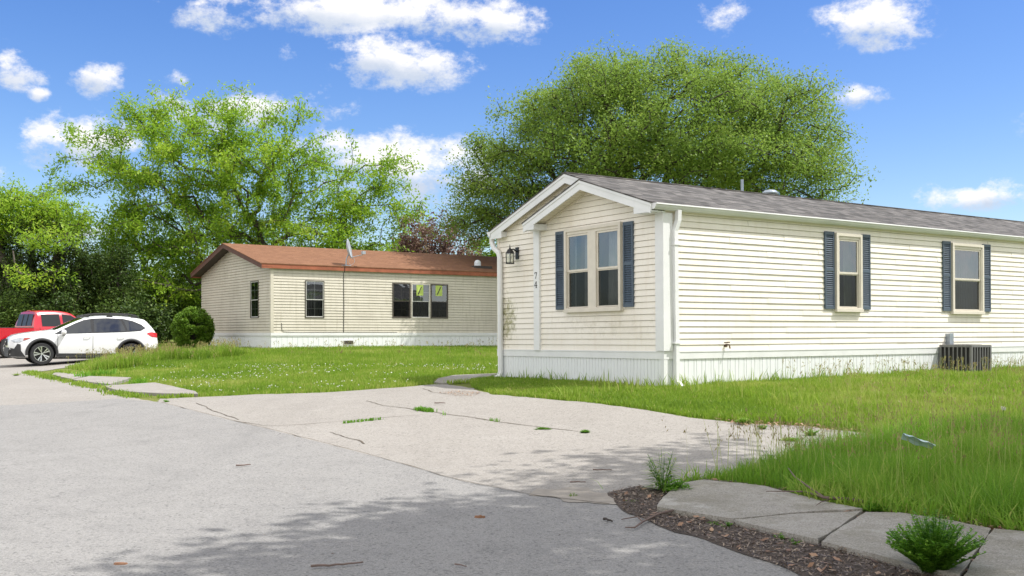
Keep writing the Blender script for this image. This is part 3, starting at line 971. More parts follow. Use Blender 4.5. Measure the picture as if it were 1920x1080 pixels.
# roof
VO = -0.15; VI = -0.32
mb = MB()
T = 0.022
def slab(mb, v0, v1, ua, za, ub, zb, t_=T):
    A = [(v0, ua, za), (v1, ua, za), (v1, ub, zb), (v0, ub, zb)]
    B = [(x, y, z + t_) for x, y, z in A]
    i = [mb.vt(p) for p in A + B]
    for q in ((0, 1, 2, 3), (7, 6, 5, 4), (0, 4, 5, 1), (1, 5, 6, 2), (2, 6, 7, 3), (3, 7, 4, 0)):
        mb.fi([i[k] for k in q])
slab(mb, VO - 0.02, LEN + 0.15, -0.06, zR(-0.06), 2.43, zR(2.43))
slab(mb, VO - 0.02, LEN + 0.15, 4.89, zL(4.89), 2.43, zR(2.43))
slab(mb, VI - 0.02, VO - 0.02, -0.06, zR(-0.06), uA, zR(uA))
slab(mb, VI - 0.02, VO - 0.02, 3.52, zI(3.52), uA, zR(uA))
mb.box(VO - 0.02, LEN + .15, 2.36, 2.50, zR(2.43) + 0.008, zR(2.43) + 0.028)
rf = mb.build('roof', M_SHING, H1)
# roof furniture: stack pipe and capped vent (parts of the roof)
mb = MB(); mb.tube([(4.64, 2.62, 3.0), (4.64, 2.62, 3.50)], 0.03, 10); mb.build('vent_pipe', M_GALV, rf)
mb = MB()
mb.lathe([(0.10, 0), (0.10, 0.16)], (5.47, 2.60, 3.10), 2, 16)
mb.lathe([(0.17, 0), (0.175, 0.03), (0.12, 0.08), (0.03, 0.10)], (5.47, 2.60, 3.25), 2, 18)
mb.build('roof_vent', M_GALV, rf)
# fascias: white bands under the roof edge
mb = MB()
def band(mb, v0, v1, pts, th):
    for (ua, za), (ub, zb) in zip(pts[:-1], pts[1:]):
        mb.prism([(ua, za), (ub, zb), (ub, zb - th), (ua, za - th)], v0, v1, 0)
g_ = 0.001
band(mb, VO, VO + 0.025, [(-0.02, zR(-0.02) - g_), (2.43, zR(2.43) - g_), (4.87, zL(4.87) - g_)], 0.165)
mb.box(VO + .001, VO + 0.024, 4.50, 4.87, 2.222, zL(4.87) - 0.16)
mb.prism([(4.50, 2.222), (4.87, 2.222), (4.87, zL(4.87) - 0.16), (4.50, zL(4.5) - 0.16)], VO + 0.002, VO + 0.023, 0)
mb.build('fascia', M_WHITE, H1, label='outer gable fascia')
mb = MB()
band(mb, VI, VI + 0.025, [(-0.05, zR(-0.05) - g_), (uA, zR(uA) - g_), (3.50, zI(3.50) - g_)], 0.165)
mb.prism([(3.16, 2.236), (3.50, 2.236), (3.50, zI(3.5) - 0.16), (3.16, zI(3.16) - 0.16)], VI + 0.002, VI + 0.023, 0)
mb.prism([(-0.05, 2.236), (0.36, 2.236), (0.36, zR(.36) - 0.16), (-0.05, zR(-.05) - 0.16)], VI + 0.002, VI + 0.023, 0)
mb.build('fascia', M_WHITE, H1, label='inner gable fascia in front of the outer one')
# drip strips along the upper edge of the fascias
mb = MB()
band(mb, VI - 0.012, VI - 0.001, [(-0.05, zR(-0.05) - 0.002), (uA, zR(uA) - 0.002), (3.51, zI(3.51) - 0.002)], 0.045)
band(mb, VO - 0.012, VO - 0.001, [(uA - .1, zR(uA - .1) - 0.002), (2.43, zR(2.43) - 0.002), (4.88, zL(4.88) - 0.002)], 0.045)
mb.build('drip_edge', M_WHITE, H1)
# soffits (ribbed)
mb = MB()
def soffit(mb, v0, v1, ua, za, ub, zb):
    k = max(1, int(abs(ub - ua) / 0.10))
    for i in range(k):
        f0, f1 = i / k, (i + 1) / k
        a0, b0 = ua + (ub - ua) * f0, ua + (ub - ua) * f1
        p0, p1 = za + (zb - za) * f0, za + (zb - za) * f1
        mb.face([(v0, a0, p0), (v1, a0, p0), (v1, b0, p1 - 0.008), (v0, b0, p1 - 0.008)])
        mb.face([(v0, b0, p1 - 0.008), (v1, b0, p1 - 0.008), (v1, b0, p1), (v0, b0, p1)])
soffit(mb, VI + .025, 0.02, 3.50, zI(3.50) - 0.10, uA, zR(uA) - 0.10)
soffit(mb, VI + .025, 0.02, -0.05, zR(-0.05) - 0.10, uA, zR(uA) - 0.10)
soffit(mb, VO + .025, 0.02, 4.87, zL(4.87) - 0.10, 2.43, zR(2.43) - 0.10)
soffit(mb, VO + .025, 0.02, uA - .3, zR(uA - .3) - 0.10, 2.43, zR(2.43) - 0.10)
mb.build('soffit', M_SIDG, H1)
for q_ in ((VI + .025, 0.0, 3.16, 3.50, 2.238, 2.345), (VI + .025, 0.0, -0.05, 0.36, 2.238, 2.262), (VO + .025, 0.0, 4.50, 4.87, 2.224, 2.325)):
    mb = MB(); mb.box(*q_); mb.build('eave_return', M_WHITE, H1)
mb = MB(); mb.prism([(2.42, 3.065), (2.42, 3.04), (3.4, 2.70), (3.4, 2.725)], -0.03, 0.0, 0)
mb.prism([(uA + .02, zR(uA) - 0.11), (uA + .02, zR(uA) - 0.135), (3.16, zI(3.16) - 0.135), (3.16, zI(3.16) - 0.11)], -0.03, -0.0, 0)
mb.prism([(2.43, zR(2.43) - 0.11), (2.43, zR(2.43) - 0.135), (4.6, zL(4.6) - 0.135), (4.6, zL(4.6) - 0.11)], -0.031, -0.0, 0)
mb.build('rake_moulding', M_SIDG, H1)
# eave board + gutters
mb = MB()
mb.box(0.0, LEN, -0.05, 0.02, 2.262, 2.330)
mb.build('eave_board', M_SIDG, H1)
mb = MB()
gp = [(-0.045, 2.372), (-0.165, 2.372), (-0.168, 2.352), (-0.150, 2.345), (-0.140, 2.315), (-0.110, 2.280), (-0.045, 2.275)]
def gutter(mb, P, v0, v1):
    inner = [(a * 0.96 - 0.003, b + 0.006) for a, b in P]
    for (a, b), (c_, d) in zip(P[:-1], P[1:]):
        if (a, b) == P[0] and False: continue
        if b > 2.37 and d > 2.37: continue
        mb.face([(v0, a, b), (v1, a, b), (v1, c_, d), (v0, c_, d)])
    mb.face([(v0, P[0][0], P[0][1]), (v1, P[0][0], P[0][1]), (v1, P[-1][0], P[-1][1]), (v0, P[-1][0], P[-1][1])])
    mb.face([(v0, P[1][0], P[1][1]), (v1, P[1][0], P[1][1]), (v1, P[1][0] + .015, P[1][1] - 0.004), (v0, P[1][0] + 0.015, P[1][1] - 0.004)])
    mb.face([(v0, a, b) for a, b in P]); mb.face([(v1, a, b) for a, b in P])
gutter(mb, gp, VI + 0.03, LEN + 0.1)
mb.build('gutter', M_WHITE, H1)
mb = MB()
gutter(mb, [(4.89 - (a + 0.045), b - 0.02) for a, b in gp], VO + 0.0, LEN + 0.1)
mb.build('gutter', M_WHITE, H1)
# downspouts
mb = MB()
mb.tube([(0.24, -0.10, 2.29), (0.24, -0.09, 2.12), (0.19, -0.065, 1.95), (0.20, -0.06, 0.8), (0.215, -0.06, 0.05), (0.215, -0.065, -0.48), (0.24, -0.10, -0.56), (0.25, -0.22, -0.60)], 0.055, 4)
for z in (1.72, 0.12): mb.box(0.14, 0.27, -0.115, 0.01, z, z + 0.025)
mb.build('downspout', M_WHITE, H1)
mb = MB()
mb.tube([(-0.08, 4.93, 2.26), (-0.08, 4.93, 2.14), (-0.08, 4.86, 2.02), (-0.075, 4.70, 1.92), (-0.07, 4.66, 1.80), (-0.07, 4.66, 0.2), (-0.07, 4.66, -0.44), (-0.11, 4.66, -0.54), (-0.22, 4.64, -0.57)], 0.052, 8)
mb.build('downspout', M_WHITE, H1)
# lantern
lu = 4.13
mb = MB()
mb.box(-0.03, 0.0, lu - 0.05, lu + 0.05, 1.76, 1.99)
mb.tube([(-0.03, lu, 1.90), (-0.10, lu, 1.95), (-0.17, lu, 1.94), (-0.19, lu, 1.90)], 0.014, 8)
lx = -0.19
mb.lathe([(0.095, 1.66), (0.095, 1.68), (0.03, 1.685)], (lx, lu, 0), 2, 6)
mb.lathe([(0.10, 1.86), (0.085, 1.885), (0.05, 1.94), (0.02, 1.955), (0.02, 1.97), (0.008, 1.985), (0.012, 2.0), (0.003, 2.04)], (lx, lu, 0), 2, 6)
for k in range(6):
    th = 2 * math.pi * k / 6
    c_, s_ = 0.088 * math.cos(th), 0.088 * math.sin(th)
    mb.tube([(lx + c_ * .92, lu + s_ * .92, 1.68), (lx + c_, lu + s_, 1.865)], 0.006, 4)
ln = mb.build('wall_lantern', M_BLACK, H1, label='black carriage lantern beside the trim post')
mb = MB(); mb.lathe([(0.078, 1.685), (0.084, 1.86)], (lx, lu, 0), 2, 6); mb.build('lamp_glass', M_LAMPG, ln)
mb = MB(); mb.lathe([(0.012, 1.69), (0.014, 1.74), (0.03, 1.77), (0.028, 1.80), (0.0, 1.82)], (lx, lu, 0), 2, 10); mb.build('bulb', M_BULB, ln, smooth=True)
# hose bib, disconnect box, pipe
mb = MB()
mb.tube([(1.40, 0, 0.10), (1.40, -0.09, 0.095), (1.40, -0.11, 0.03)], 0.013, 8)
mb.lathe([(0.028, -0.01), (0.028, 0.01)], (1.40, -0.07, 0.135), 2, 8)
mb.box(1.36, 1.44, -0.012, 0.0, 0.06, 0.14)
mb.build('hose_tap', M_BRASS, H1)
mb = MB(); mb.box(7.73, 7.86, -0.10, 0.0, 0.02, 0.27); mb.box(7.725, 7.865, -0.108, -0.10, 0.03, 0.275); mb.build('electrical_box', M_GALV, H1, bevel=0.004, label='grey box above the air conditioner')
mb = MB(); mb.box(11.2, 11.3, -0.09, 0.0, 0.9, 1.05); mb.build('electrical_box', M_GALV, H1)
mb = MB(); mb.tube([(6.3, 0.0, -0.42), (6.3, -0.12, -0.42), (6.33, -0.16, -0.45), (6.55, -0.17, -0.47)], 0.014, 8); mb.build('drain_pipe', M_WHITE, H1)

# ---- air conditioner beside the wall
def wp(root_xy, v, u):
    return (root_xy[0] + BD[0] * v + AD[0] * u, root_xy[1] + BD[1] * v + AD[1] * u)
ax_, ay_ = wp((2.457, 16.65), 7.45, -0.75)
az = h1(ax_, ay_) - 0.03
AC = empty('air_conditioner', (ax_, ay_, az), (0, 0, TH), 'grey-brown metal air conditioner standing in the grass by the side wall', 'air conditioner')
s_ = 0.70; ht = 1.11 + 0.06 - az
mb = MB(); mb.box(0.03, s_ - 0.03, 0.03, s_ - 0.03, 0.03, ht - 0.05); mb.build('coil', M_ACD, AC)
mb = MB()
mb.box(0, s_, 0, s_, ht - 0.045, ht); mb.box(0, s_, 0, s_, 0, 0.07)
for (x, y) in ((0, 0), (s_ - .045, 0), (0, s_ - .045), (s_ - .045, s_ - .045)):
    mb.box(x, x + .045, y, y + .045, 0.07, ht - 0.045)
for k in range(1, 7):
    p = 0.03 + k * (s_ - 0.06) / 7
    mb.box(p - 0.012, p + 0.012, 0.002, 0.014, 0.07, ht - .045); mb.box(p - 0.012, p + 0.012, s_ - .014, s_ - .002, 0.07, ht - .045)
    mb.box(0.002, 0.014, p - 0.012, p + 0.012, 0.07, ht - .045); mb.box(s_ - .014, s_ - .002, p - 0.012, p + 0.012, 0.07, ht - .045)
mb.build('cabinet', M_ACG, AC)
mb = MB()
for r in (0.10, 0.17, 0.24, 0.30):
    mb.tube([(s_ / 2 + r * math.cos(a), s_ / 2 + r * math.sin(a), ht + 0.012) for a in np.linspace(0, 2 * math.pi, 25)], 0.004, 4, False)
mb.build('fan_grille', M_ACG, AC)

# ================= far house
H2 = empty('mobile_home', (-8.51, 36.4, 1.42), (0, 0, TH),
           'beige sided mobile home with rust brown roof across the lawn, behind the white car', 'mobile home')
L2 = 22.0; W2 = 7.8
r2 = lambda u: 2.44 + 0.243 * (u + 0.06)
uR = 3.9
l2 = lambda u: r2(uR) - 0.243 * (u - uR)
def gb2(zz):
    lo, hi = 0.0, W2
    if zz > 2.30:
        lo = (zz + 0.10 - 2.44) / 0.243 - 0.06
        hi = 2 * uR - lo
    return max(lo, 0), min(hi, W2)
HW = [(1.27, 2.01, 0.54, 1.895), (4.80, 5.58, 0.56, 1.90), (5.62, 6.44, 0.56, 1.90), (6.47, 7.25, 0.56, 1.90)]
siding_wall('front', 0, W2, 0.0, 3.28, [(1.20, 2.02, 0.54, 1.90)], M_SID2, H2, 'front_wall', gb2, lap=0.020)
siding_wall('side', 0, L2, 0.0, 2.33, HW, M_SID2, H2, 'side_wall', lap=0.012)
mb = MB()
mb.face([(0, W2, -.1), (L2, W2, -.1), (L2, W2, 2.33), (0, W2, 2.33)])
mb.face([(L2, 0, -.1), (L2, W2, -.1), (L2, W2, 2.33), (L2, uR, 3.3), (L2, 0, 2.33)])
mb.face([(0.02, 0.02, 0), (L2, 0.02, 0), (L2, W2, 0), (0.02, W2, 0)])
mb.build('rear_wall', M_SID2, H2)
mb = MB()
mb.box(-0.03, L2, -0.03, 0.004, -0.10, -0.002); mb.box(-0.03, 0.004, 0.004, W2, -0.10, -0.002)
mb.box(-0.018, L2, -0.018, 0.004, -0.135, -0.101); mb.box(-0.018, 0.004, 0.004, W2, -0.135, -0.101)
mb.build('belt_trim', M_WHITE, H2)
skirt('front', H2, 0.0, W2, [0.2]); skirt('side', H2, 0.0, L2, [0.2])
mb = MB(); mb.face([(0, W2, -1.05), (L2, W2, -1.05), (L2, W2, -.13), (0, W2, -.13)]); mb.build('skirting', M_SKIRT, H2)
mb = MB(); mb.box(-0.03, 0.08, -0.03, 0.0, 0.0, 2.3); mb.box(-0.03, 0.0, 0.0, 0.08, 0.0, 2.35); mb.build('corner_trim', M_SID2, H2)
V2 = -0.42
mb = MB()
slab(mb, V2 - .02, L2 + .3, -0.13, r2(-0.13), uR, r2(uR), 0.03)
slab(mb, V2 - .02, L2 + .3, 7.93, l2(7.93), uR, r2(uR), 0.03)
rf2 = mb.build('roof', M_SHING2, H2)
mb = MB(); mb.box(V2 + 0.03, L2, -0.115, -0.09, 2.275, r2(-.10) - 0.003); mb.build('fascia', M_FASC2, H2)
mb = MB(); mb.box(V2 + 0.03, L2, 7.89, 7.915, 2.275, l2(7.9) - 0.003); mb.build('fascia', M_FASC2, H2)
mb = MB()
for (ua, ub, f) in ((-0.12, uR, r2), (7.92, uR, l2)):
    mb.prism([(ua, f(ua) - .001), (ub, f(ub) - .001), (ub, f(ub) - .16), (ua, f(ua) - .16)], V2, V2 + 0.03, 0)
mb.build('rake_board', M_RAKE2, H2)
mb = MB()
mb.face([(V2 + .03, -0.12, r2(-.12) - .10), (0.02, -0.12, r2(-.12) - .10), (0.02, uR, r2(uR) - .10), (V2 + .03, uR, r2(uR) - .10)])
mb.face([(V2 + .03, 7.92, l2(7.92) - .10), (0.02, 7.92, l2(7.92) - .10), (0.02, uR, r2(uR) - .10), (V2 + .03, uR, r2(uR) - .10)])
mb.face([(0, -0.11, 2.28), (L2, -0.11, 2.28), (L2, 0, 2.28), (0, 0, 2.28)])
mb.build('soffit', M_SOFF2, H2)


def far_window(side, parent, a0, a1, z0, z1, fm, sm, grid=True, sticker=False, curt=None, lowgrid=True):
    mb = MB(XF(side))
    frame_rect(mb, a0, a1, z0, z1, 0.028, -0.01, 0.03)
    recess(mb, a0 + .01, a1 - .01, z0 + .01, z1 - .01, 0.5, 1)
    w = mb.build('window', [fm, M_DARK], parent)
    zm = (z0 + z1) / 2 - 0.01
    f = MB(XF(side))
    frame_rect(f, a0 + .028, a1 - .028, zm - .02, z1 - .028, 0.022, 0.002, 0.022)
    frame_rect(f, a0 + .028, a1 - .028, z0 + .028, zm + .012, 0.03, -0.012, 0.001)
    am = (a0 + a1) / 2
    if grid:
        f.box(am - .008, am + .008, 0.001, 0.009, zm, z1 - .04)
        f.box(a0 + .04, a1 - .04, 0.001, 0.008, (zm + z1) / 2 - .008, (zm + z1) / 2 + .008)
        if lowgrid:
            f.box(am - .008, am + .008, -0.012, -0.003, z0 + .05, zm)
            f.box(a0 + .05, a1 - .05, -0.012, -0.004, (zm + z0) / 2 - .008, (zm + z0) / 2 + .008)
    f.build('sash', sm, w)
    g = MB(XF(side)); g.face([(a0 + .04, 0.010, zm), (a1 - .04, 0.010, zm), (a1 - .04, 0.010, z1 - .04), (a0 + .04, 0.010, z1 - .04)])
    g.build('pane', M_GLASS, w)
    g = MB(XF(side)); g.face([(a0 + .05, -0.002, z0 + .05), (a1 - .05, -0.002, z0 + .05), (a1 - .05, -0.002, zm - .02), (a0 + .05, -0.002, zm - .02)])
    g.build('pane', M_GLASSD, w)
    if sticker:
        g = MB(XF(side))
        s0 = a0 + 0.22; zz = z1 - 0.46
        g.box(s0, s0 + .30, 0.011, 0.014, zz, z1 - .05)
        g.cur = 1
        g.prism([(s0 + .04, zz + .03), (s0 + .10, zz + .05), (s0 + .26, z1 - .10), (s0 + .20, z1 - .12)], 0.0145, 0.016, 1)
        g.cur = 0
        g.build('sticker', [M_LIME, M_VENT], w)
    if curt: curtain(side, w, a0 + .03, a1 - .03, z0 + .05, z1 - .05, -0.14, curt)
    return w
far_window('front', H2, 1.20, 2.02, 0.54, 1.90, M_BRONZE, M_WINWH)
far_window('side', H2, 1.27, 2.01, 0.54, 1.895, M_BRONZE, M_WINWH, curt=M_CURTG)
far_window('side', H2, 4.80, 5.58, 0.56, 1.90, M_BRONZE, M_BRONZE)
far_window('side', H2, 5.62, 6.44, 0.56, 1.90, M_ALMOND, M_WINWH, sticker=True, lowgrid=False, curt=M_CURTG)
far_window('side', H2, 6.47, 7.25, 0.56, 1.90, M_BRONZE, M_BRONZE, sticker=True)
mb = MB(); mb.tube([(2.78, -0.13, 2.48), (2.78, -0.12, 2.27), (2.78, -0.022, 2.2), (2.79, -0.022, 1.0), (2.78, -0.025, 0.0)], 0.011, 5)
mb.tube([(0.38, -0.018, 0.35), (0.39, -0.02, 0.10), (0.45, -0.022, 0.04), (0.9, -0.024, 0.01), (2.7, -0.022, 0.03), (5.0, -0.024, 0.015)], 0.008, 4)
mb.build('cable', M_BLACK, H2)
mb = MB(); mb.box(2.78, 3.18, -0.02, 0.01, -0.44, -0.27); mb.cur = 1; mb.box(2.80, 3.16, -0.026, -0.021, -0.42, -0.29); mb.build('skirting_vent', [M_WHITE, M_VENT], H2)
# satellite dish
mb = MB()
mb.box(2.72, 3.05, -0.10, 0.06, 2.475, 2.495)
mb.tube([(2.88, 0.0, 2.48), (2.90, 0.0, 2.72), (2.98, 0.0, 2.90), (3.0, 0.0, 3.0)], 0.024, 8)
mb.tube([(3.0, -0.02, 2.86), (3.10, -0.04, 2.80), (3.42, -0.25, 2.88), (3.45, -0.28, 2.93)], 0.014, 6)
mb.box(3.40, 3.52, -0.34, -0.22, 2.91, 3.02)
mb.tube([(2.92 + .13 * math.cos(a) + .16, -0.05, 2.66 + .13 * math.sin(a)) for a in np.linspace(0, 2 * math.pi, 20)], 0.007, 4)
sd = mb.build('satellite_dish', M_DISH, H2, label='grey satellite dish on the roof edge')
mb = MB()
R_ = Matrix.Rotation(math.radians(-35), 4, 'Z') @ Matrix.Rotation(math.radians(78), 4, 'Y')
rings = []
for (r, h) in ((0.0, -0.07), (0.15, -0.055), (0.27, -0.015), (0.36, 0.04), (0.355, 0.052), (0.26, 0.0), (0.0, -0.05)):
    ring = []
    for j in range(24):
        a = 2 * math.pi * j / 24
        p = R_ @ Vector((r * math.cos(a) * 1.05, r * math.sin(a) * 0.9, h)) + Vector((2.98, -0.02, 3.10))
        mb.v.append(tuple(p)); ring.append(len(mb.v) - 1)
    rings.append(ring)
for k in range(len(rings) - 1):
    for j in range(24): mb.fi((rings[k][j], rings[k][(j + 1) % 24], rings[k + 1][(j + 1) % 24], rings[k + 1][j]))
mb.build('reflector', M_DISH, sd, smooth=True)
mb = MB()
zz = r2(0.9)
mb.box(8.95, 9.75, 0.62, 1.15, zz - 0.04, zz + 0.07)
mb.cur = 1
mb.lathe([(0.14, 0.0), (0.14, 0.14), (0.11, 0.21), (0.05, 0.25), (0.0, 0.255)], (9.2, 0.88, zz + 0.07), 2, 16)
mb.build('roof_vent', [M_VENT, M_PAPER], H2)


# ------------------------------------------------------------------ vehicles
def interp(tab, x):
    xs = [p[0] for p in tab]; ys = [p[1] for p in tab]
    if xs[0] > xs[-1]: xs = xs[::-1]; ys = ys[::-1]
    return float(np.interp(x, xs, ys))


def wheel(parent, x, y, r, w, side, spoke=5, bright=M_CHROME):
    """side = +1 faces +y"""
    e = empty('wheel', (x, y, r)); e.parent = parent
    mb = MB()
    rt = r * 0.70
    mb.lathe([(rt, -w / 2), (r * 0.93, -w / 2), (r, -w / 2 + 0.03), (r, w / 2 - 0.03), (r * 0.93, w / 2), (rt, w / 2), (rt, -w / 2)], (0, 0, 0), 1, 40, False)
    mb.build('tyre', M_RUB, e, smooth=False)
    mb = MB()
    o = side * (w / 2 - 0.02)
    i_ = side * (w / 2 - 0.10)
    mb.cur = 1
    mb.lathe([(0.0, i_), (rt * 0.985, i_), (rt * 0.985, o + side * 0.012)], (0, 0, 0), 1, 36, False)
    mb.lathe([(rt * 0.93, o + side * .012), (rt * 1.0, o + side * .012)], (0, 0, 0), 1, 36, False)
    mb.cur = 0
    mb.lathe([(rt * 0.945, o + side * .016), (rt * 0.99, o + side * .016)], (0, 0, 0), 1, 36, False)
    mb.lathe([(0.0, o), (r * .10, o), (r * .12, o - side * .03)], (0, 0, 0), 1, 16)
    for k in range(spoke):
        a = 2 * math.pi * k / spoke + 0.3
        for da in (-0.20, 0.20):
            p0 = (a, r * .10); p1 = (a + da, rt * .95)
            def P(an, rr, off): return (rr * math.sin(an), off, rr * math.cos(an))
            w0 = 0.20; w1 = 0.105
            q = [P(p0[0] - w0, p0[1], o), P(p0[0] + w0, p0[1], o), P(p1[0] + w1, p1[1], o + side * .012), P(p1[0] - w1, p1[1], o + side * .012)]
            q2 = [(a_, b_ - side * 0.03, c_) for a_, b_, c_ in q]
            ii = [mb.vt(p) for p in q + q2]
            mb.cur = 0
            mb.fi(ii[:4])
            mb.cur = 1
            for m_ in range(4): mb.fi((ii[m_], ii[(m_ + 1) % 4], ii[4 + (m_ + 1) % 4], ii[4 + m_]))
            mb.cur = 0
    mb.build('rim', [bright, M_GUN], e)
    return e


class Body:
    """lofted car body: sections across the car at stations along x; y = half width"""
    def __init__(s, top, bot, wid, belt, tumble=0.42):
        s.top, s.bot, s.wid, s.belt, s.tumble = top, bot, wid, belt, tumble

    def sec(s, x):
        zt = interp(s.top, x); zb = interp(s.bot, x); w = interp(s.wid, x)
        zs = min(interp(s.belt, x), zt - 0.09)
        yt = w * 0.975 - max(0, zt - 0.05 - zs) * s.tumble
        P = [(0, zb), (w * .80, zb), (w * .955, zb + 0.05), (w * .985, zb + 0.18), (w, (zb + zs) / 2 + .02), (w * 0.995, zs - 0.10), (w * 0.975, zs)]
        ze = zt - 0.055
        for f in (0.33, 0.66): P.append((w * .975 + (yt - w * .975) * f, zs + (ze - zs) * f))
        P += [(yt, ze), (yt - 0.05, zt - 0.018), (yt - 0.14, zt), (yt * 0.45, zt + 0.018), (0, zt + 0.025)]
        return P

    def side_y(s, x, z):
        P = s.sec(x)[2:10]
        return float(np.interp(z, [p[1] for p in P], [p[0] for p in P]))

    def top_at(s, x, f):
        """point on the upper surface: f in -1..1 across"""
        P = s.sec(x)[9:]
        ys = [p[0] for p in P][::-1]; zs = [p[1] for p in P][::-1]
        y = f * P[0][0]
        return y, float(np.interp(abs(y), ys, zs))

    def mesh(s, xs, cutters, name, mat_, parent):
        vs = []; fs = []
        n = None
        for x in xs:
            P = s.sec(x)
            ring = [(x, y, z) for y, z in P] + [(x, -y, z) for y, z in P[1:-1][::-1]]
            n = len(ring); vs += ring
        for k in range(len(xs) - 1):
            for j in range(n):
                a = k * n + j; b_ = k * n + (j + 1) % n
                fs.append((a, a + n, b_ + n, b_))
        fs.append(list(range(n))); fs.append([(len(xs) - 1) * n + j for j in range(n)][::-1])
        me = bpy.data.meshes.new(name); me.from_pydata(vs, [], fs); me.update()
        o = bpy.data.objects.new(name, me); COL.objects.link(o)
        cut = []
        for (cx, cz, r, y0, y1) in cutters:
            mb = MB(); mb.lathe([(0.0001, y0), (r, y0), (r, y1), (0.0001, y1)], (cx, 0, cz), 1, 36)
            c = mb.build('cutter', M_DARK); cut.append(c)
            md = o.modifiers.new('cut', 'BOOLEAN'); md.object = c; md.operation = 'DIFFERENCE'; md.solver = 'EXACT'
        dg = bpy.context.evaluated_depsgraph_get()
        m2 = bpy.data.meshes.new_from_object(o.evaluated_get(dg))
        o.modifiers.clear(); o.data = m2
        for c in cut: bpy.data.objects.remove(c)
        m2.materials.clear(); m2.materials.append(mat_)
        m2.polygons.foreach_set('use_smooth', [True] * len(m2.polygons))
        md = o.modifiers.new('ws', 'EDGE_SPLIT'); md.split_angle = math.radians(38)
        o.parent = parent
        return o

    def side_patch(s, name, poly_, side, off, mat_, parent, res=0.06, label=None, thick=0.0):
        """a patch of the flank, outline given in (x,z)"""
        E_ = []
        for i in range(len(poly_)):
            a = Vector(poly_[i]); b = Vector(poly_[(i + 1) % len(poly_)])
            k = max(1, int((b - a).length / res))
            for j in range(k): E_.append(tuple(a + (b - a) * j / k))
        xs = [p[0] for p in E_]; zs = [p[1] for p in E_]
        gx, gy = np.meshgrid(np.arange(min(xs), max(xs), res), np.arange(min(zs), max(zs), res))
        gx = gx.ravel() + .001; gy = gy.ravel() + .001
        k = inside(E_, gx, gy)
        pts = [Vector(p) for p in E_] + [Vector((a, b)) for a, b in zip(gx[k], gy[k])]
        r = delaunay_2d_cdt(pts, [], [list(range(len(E_)))], 1, 1e-5)
        vs = [(v.x, side * (s.side_y(v.x, v.y) + off), v.y) for v in r[0]]
        me = bpy.data.meshes.new(name); me.from_pydata(vs, [], [list(f) for f in r[2]])
        me.materials.append(mat_); me.polygons.foreach_set('use_smooth', [True] * len(me.polygons)); me.update()
        o = bpy.data.objects.new(name, me); COL.objects.link(o); o.parent = parent
        if thick:
            md = o.modifiers.new('t', 'SOLIDIFY'); md.thickness = thick; md.offset = 0
        if label: o['label'] = label
        return o

    def top_patch(s, name, x0, x1, f0, f1, off, mat_, parent, taper=0.0, n=10):
        mb = MB()
        g = []
        for i in range(n + 1):
            x = x0 + (x1 - x0) * i / n
            row = []
            for j in range(n + 1):
                f = f0 + (f1 - f0) * j / n
                y, z = s.top_at(x, f * (1 - taper * abs(i / n)))
                row.append(mb.vt((x + off * 0.6 * (1 if x > 0 else -1), y, z + off)))
            g.append(row)
        for i in range(n):
            for j in range(n): mb.fi((g[i][j], g[i + 1][j], g[i + 1][j + 1], g[i][j + 1]))
        return mb.build(name, mat_, parent, smooth=True)


def arch(parent, cx, cz, r0, r1, ytab, side, mat_, a0=-8, a1=188):
    mb = MB()
    n = 22
    rows = []
    for i in range(n + 1):
        a = math.radians(a0 + (a1 - a0) * i / n)
        row = []
        for r, dy in ((r0, -0.05), (r0, 0.022), (r1, 0.018), (r1 + 0.004, -0.01)):
            x = cx + r * math.cos(a); z = cz + r * math.sin(a)
            row.append(mb.vt((x, side * (ytab(x, z) + dy), z)))
        rows.append(row)
    for i in range(n):
        for j in range(3): mb.fi((rows[i][j], rows[i + 1][j], rows[i + 1][j + 1], rows[i][j + 1]))
    return mb.build('wheel_arch', mat_, parent, smooth=True)


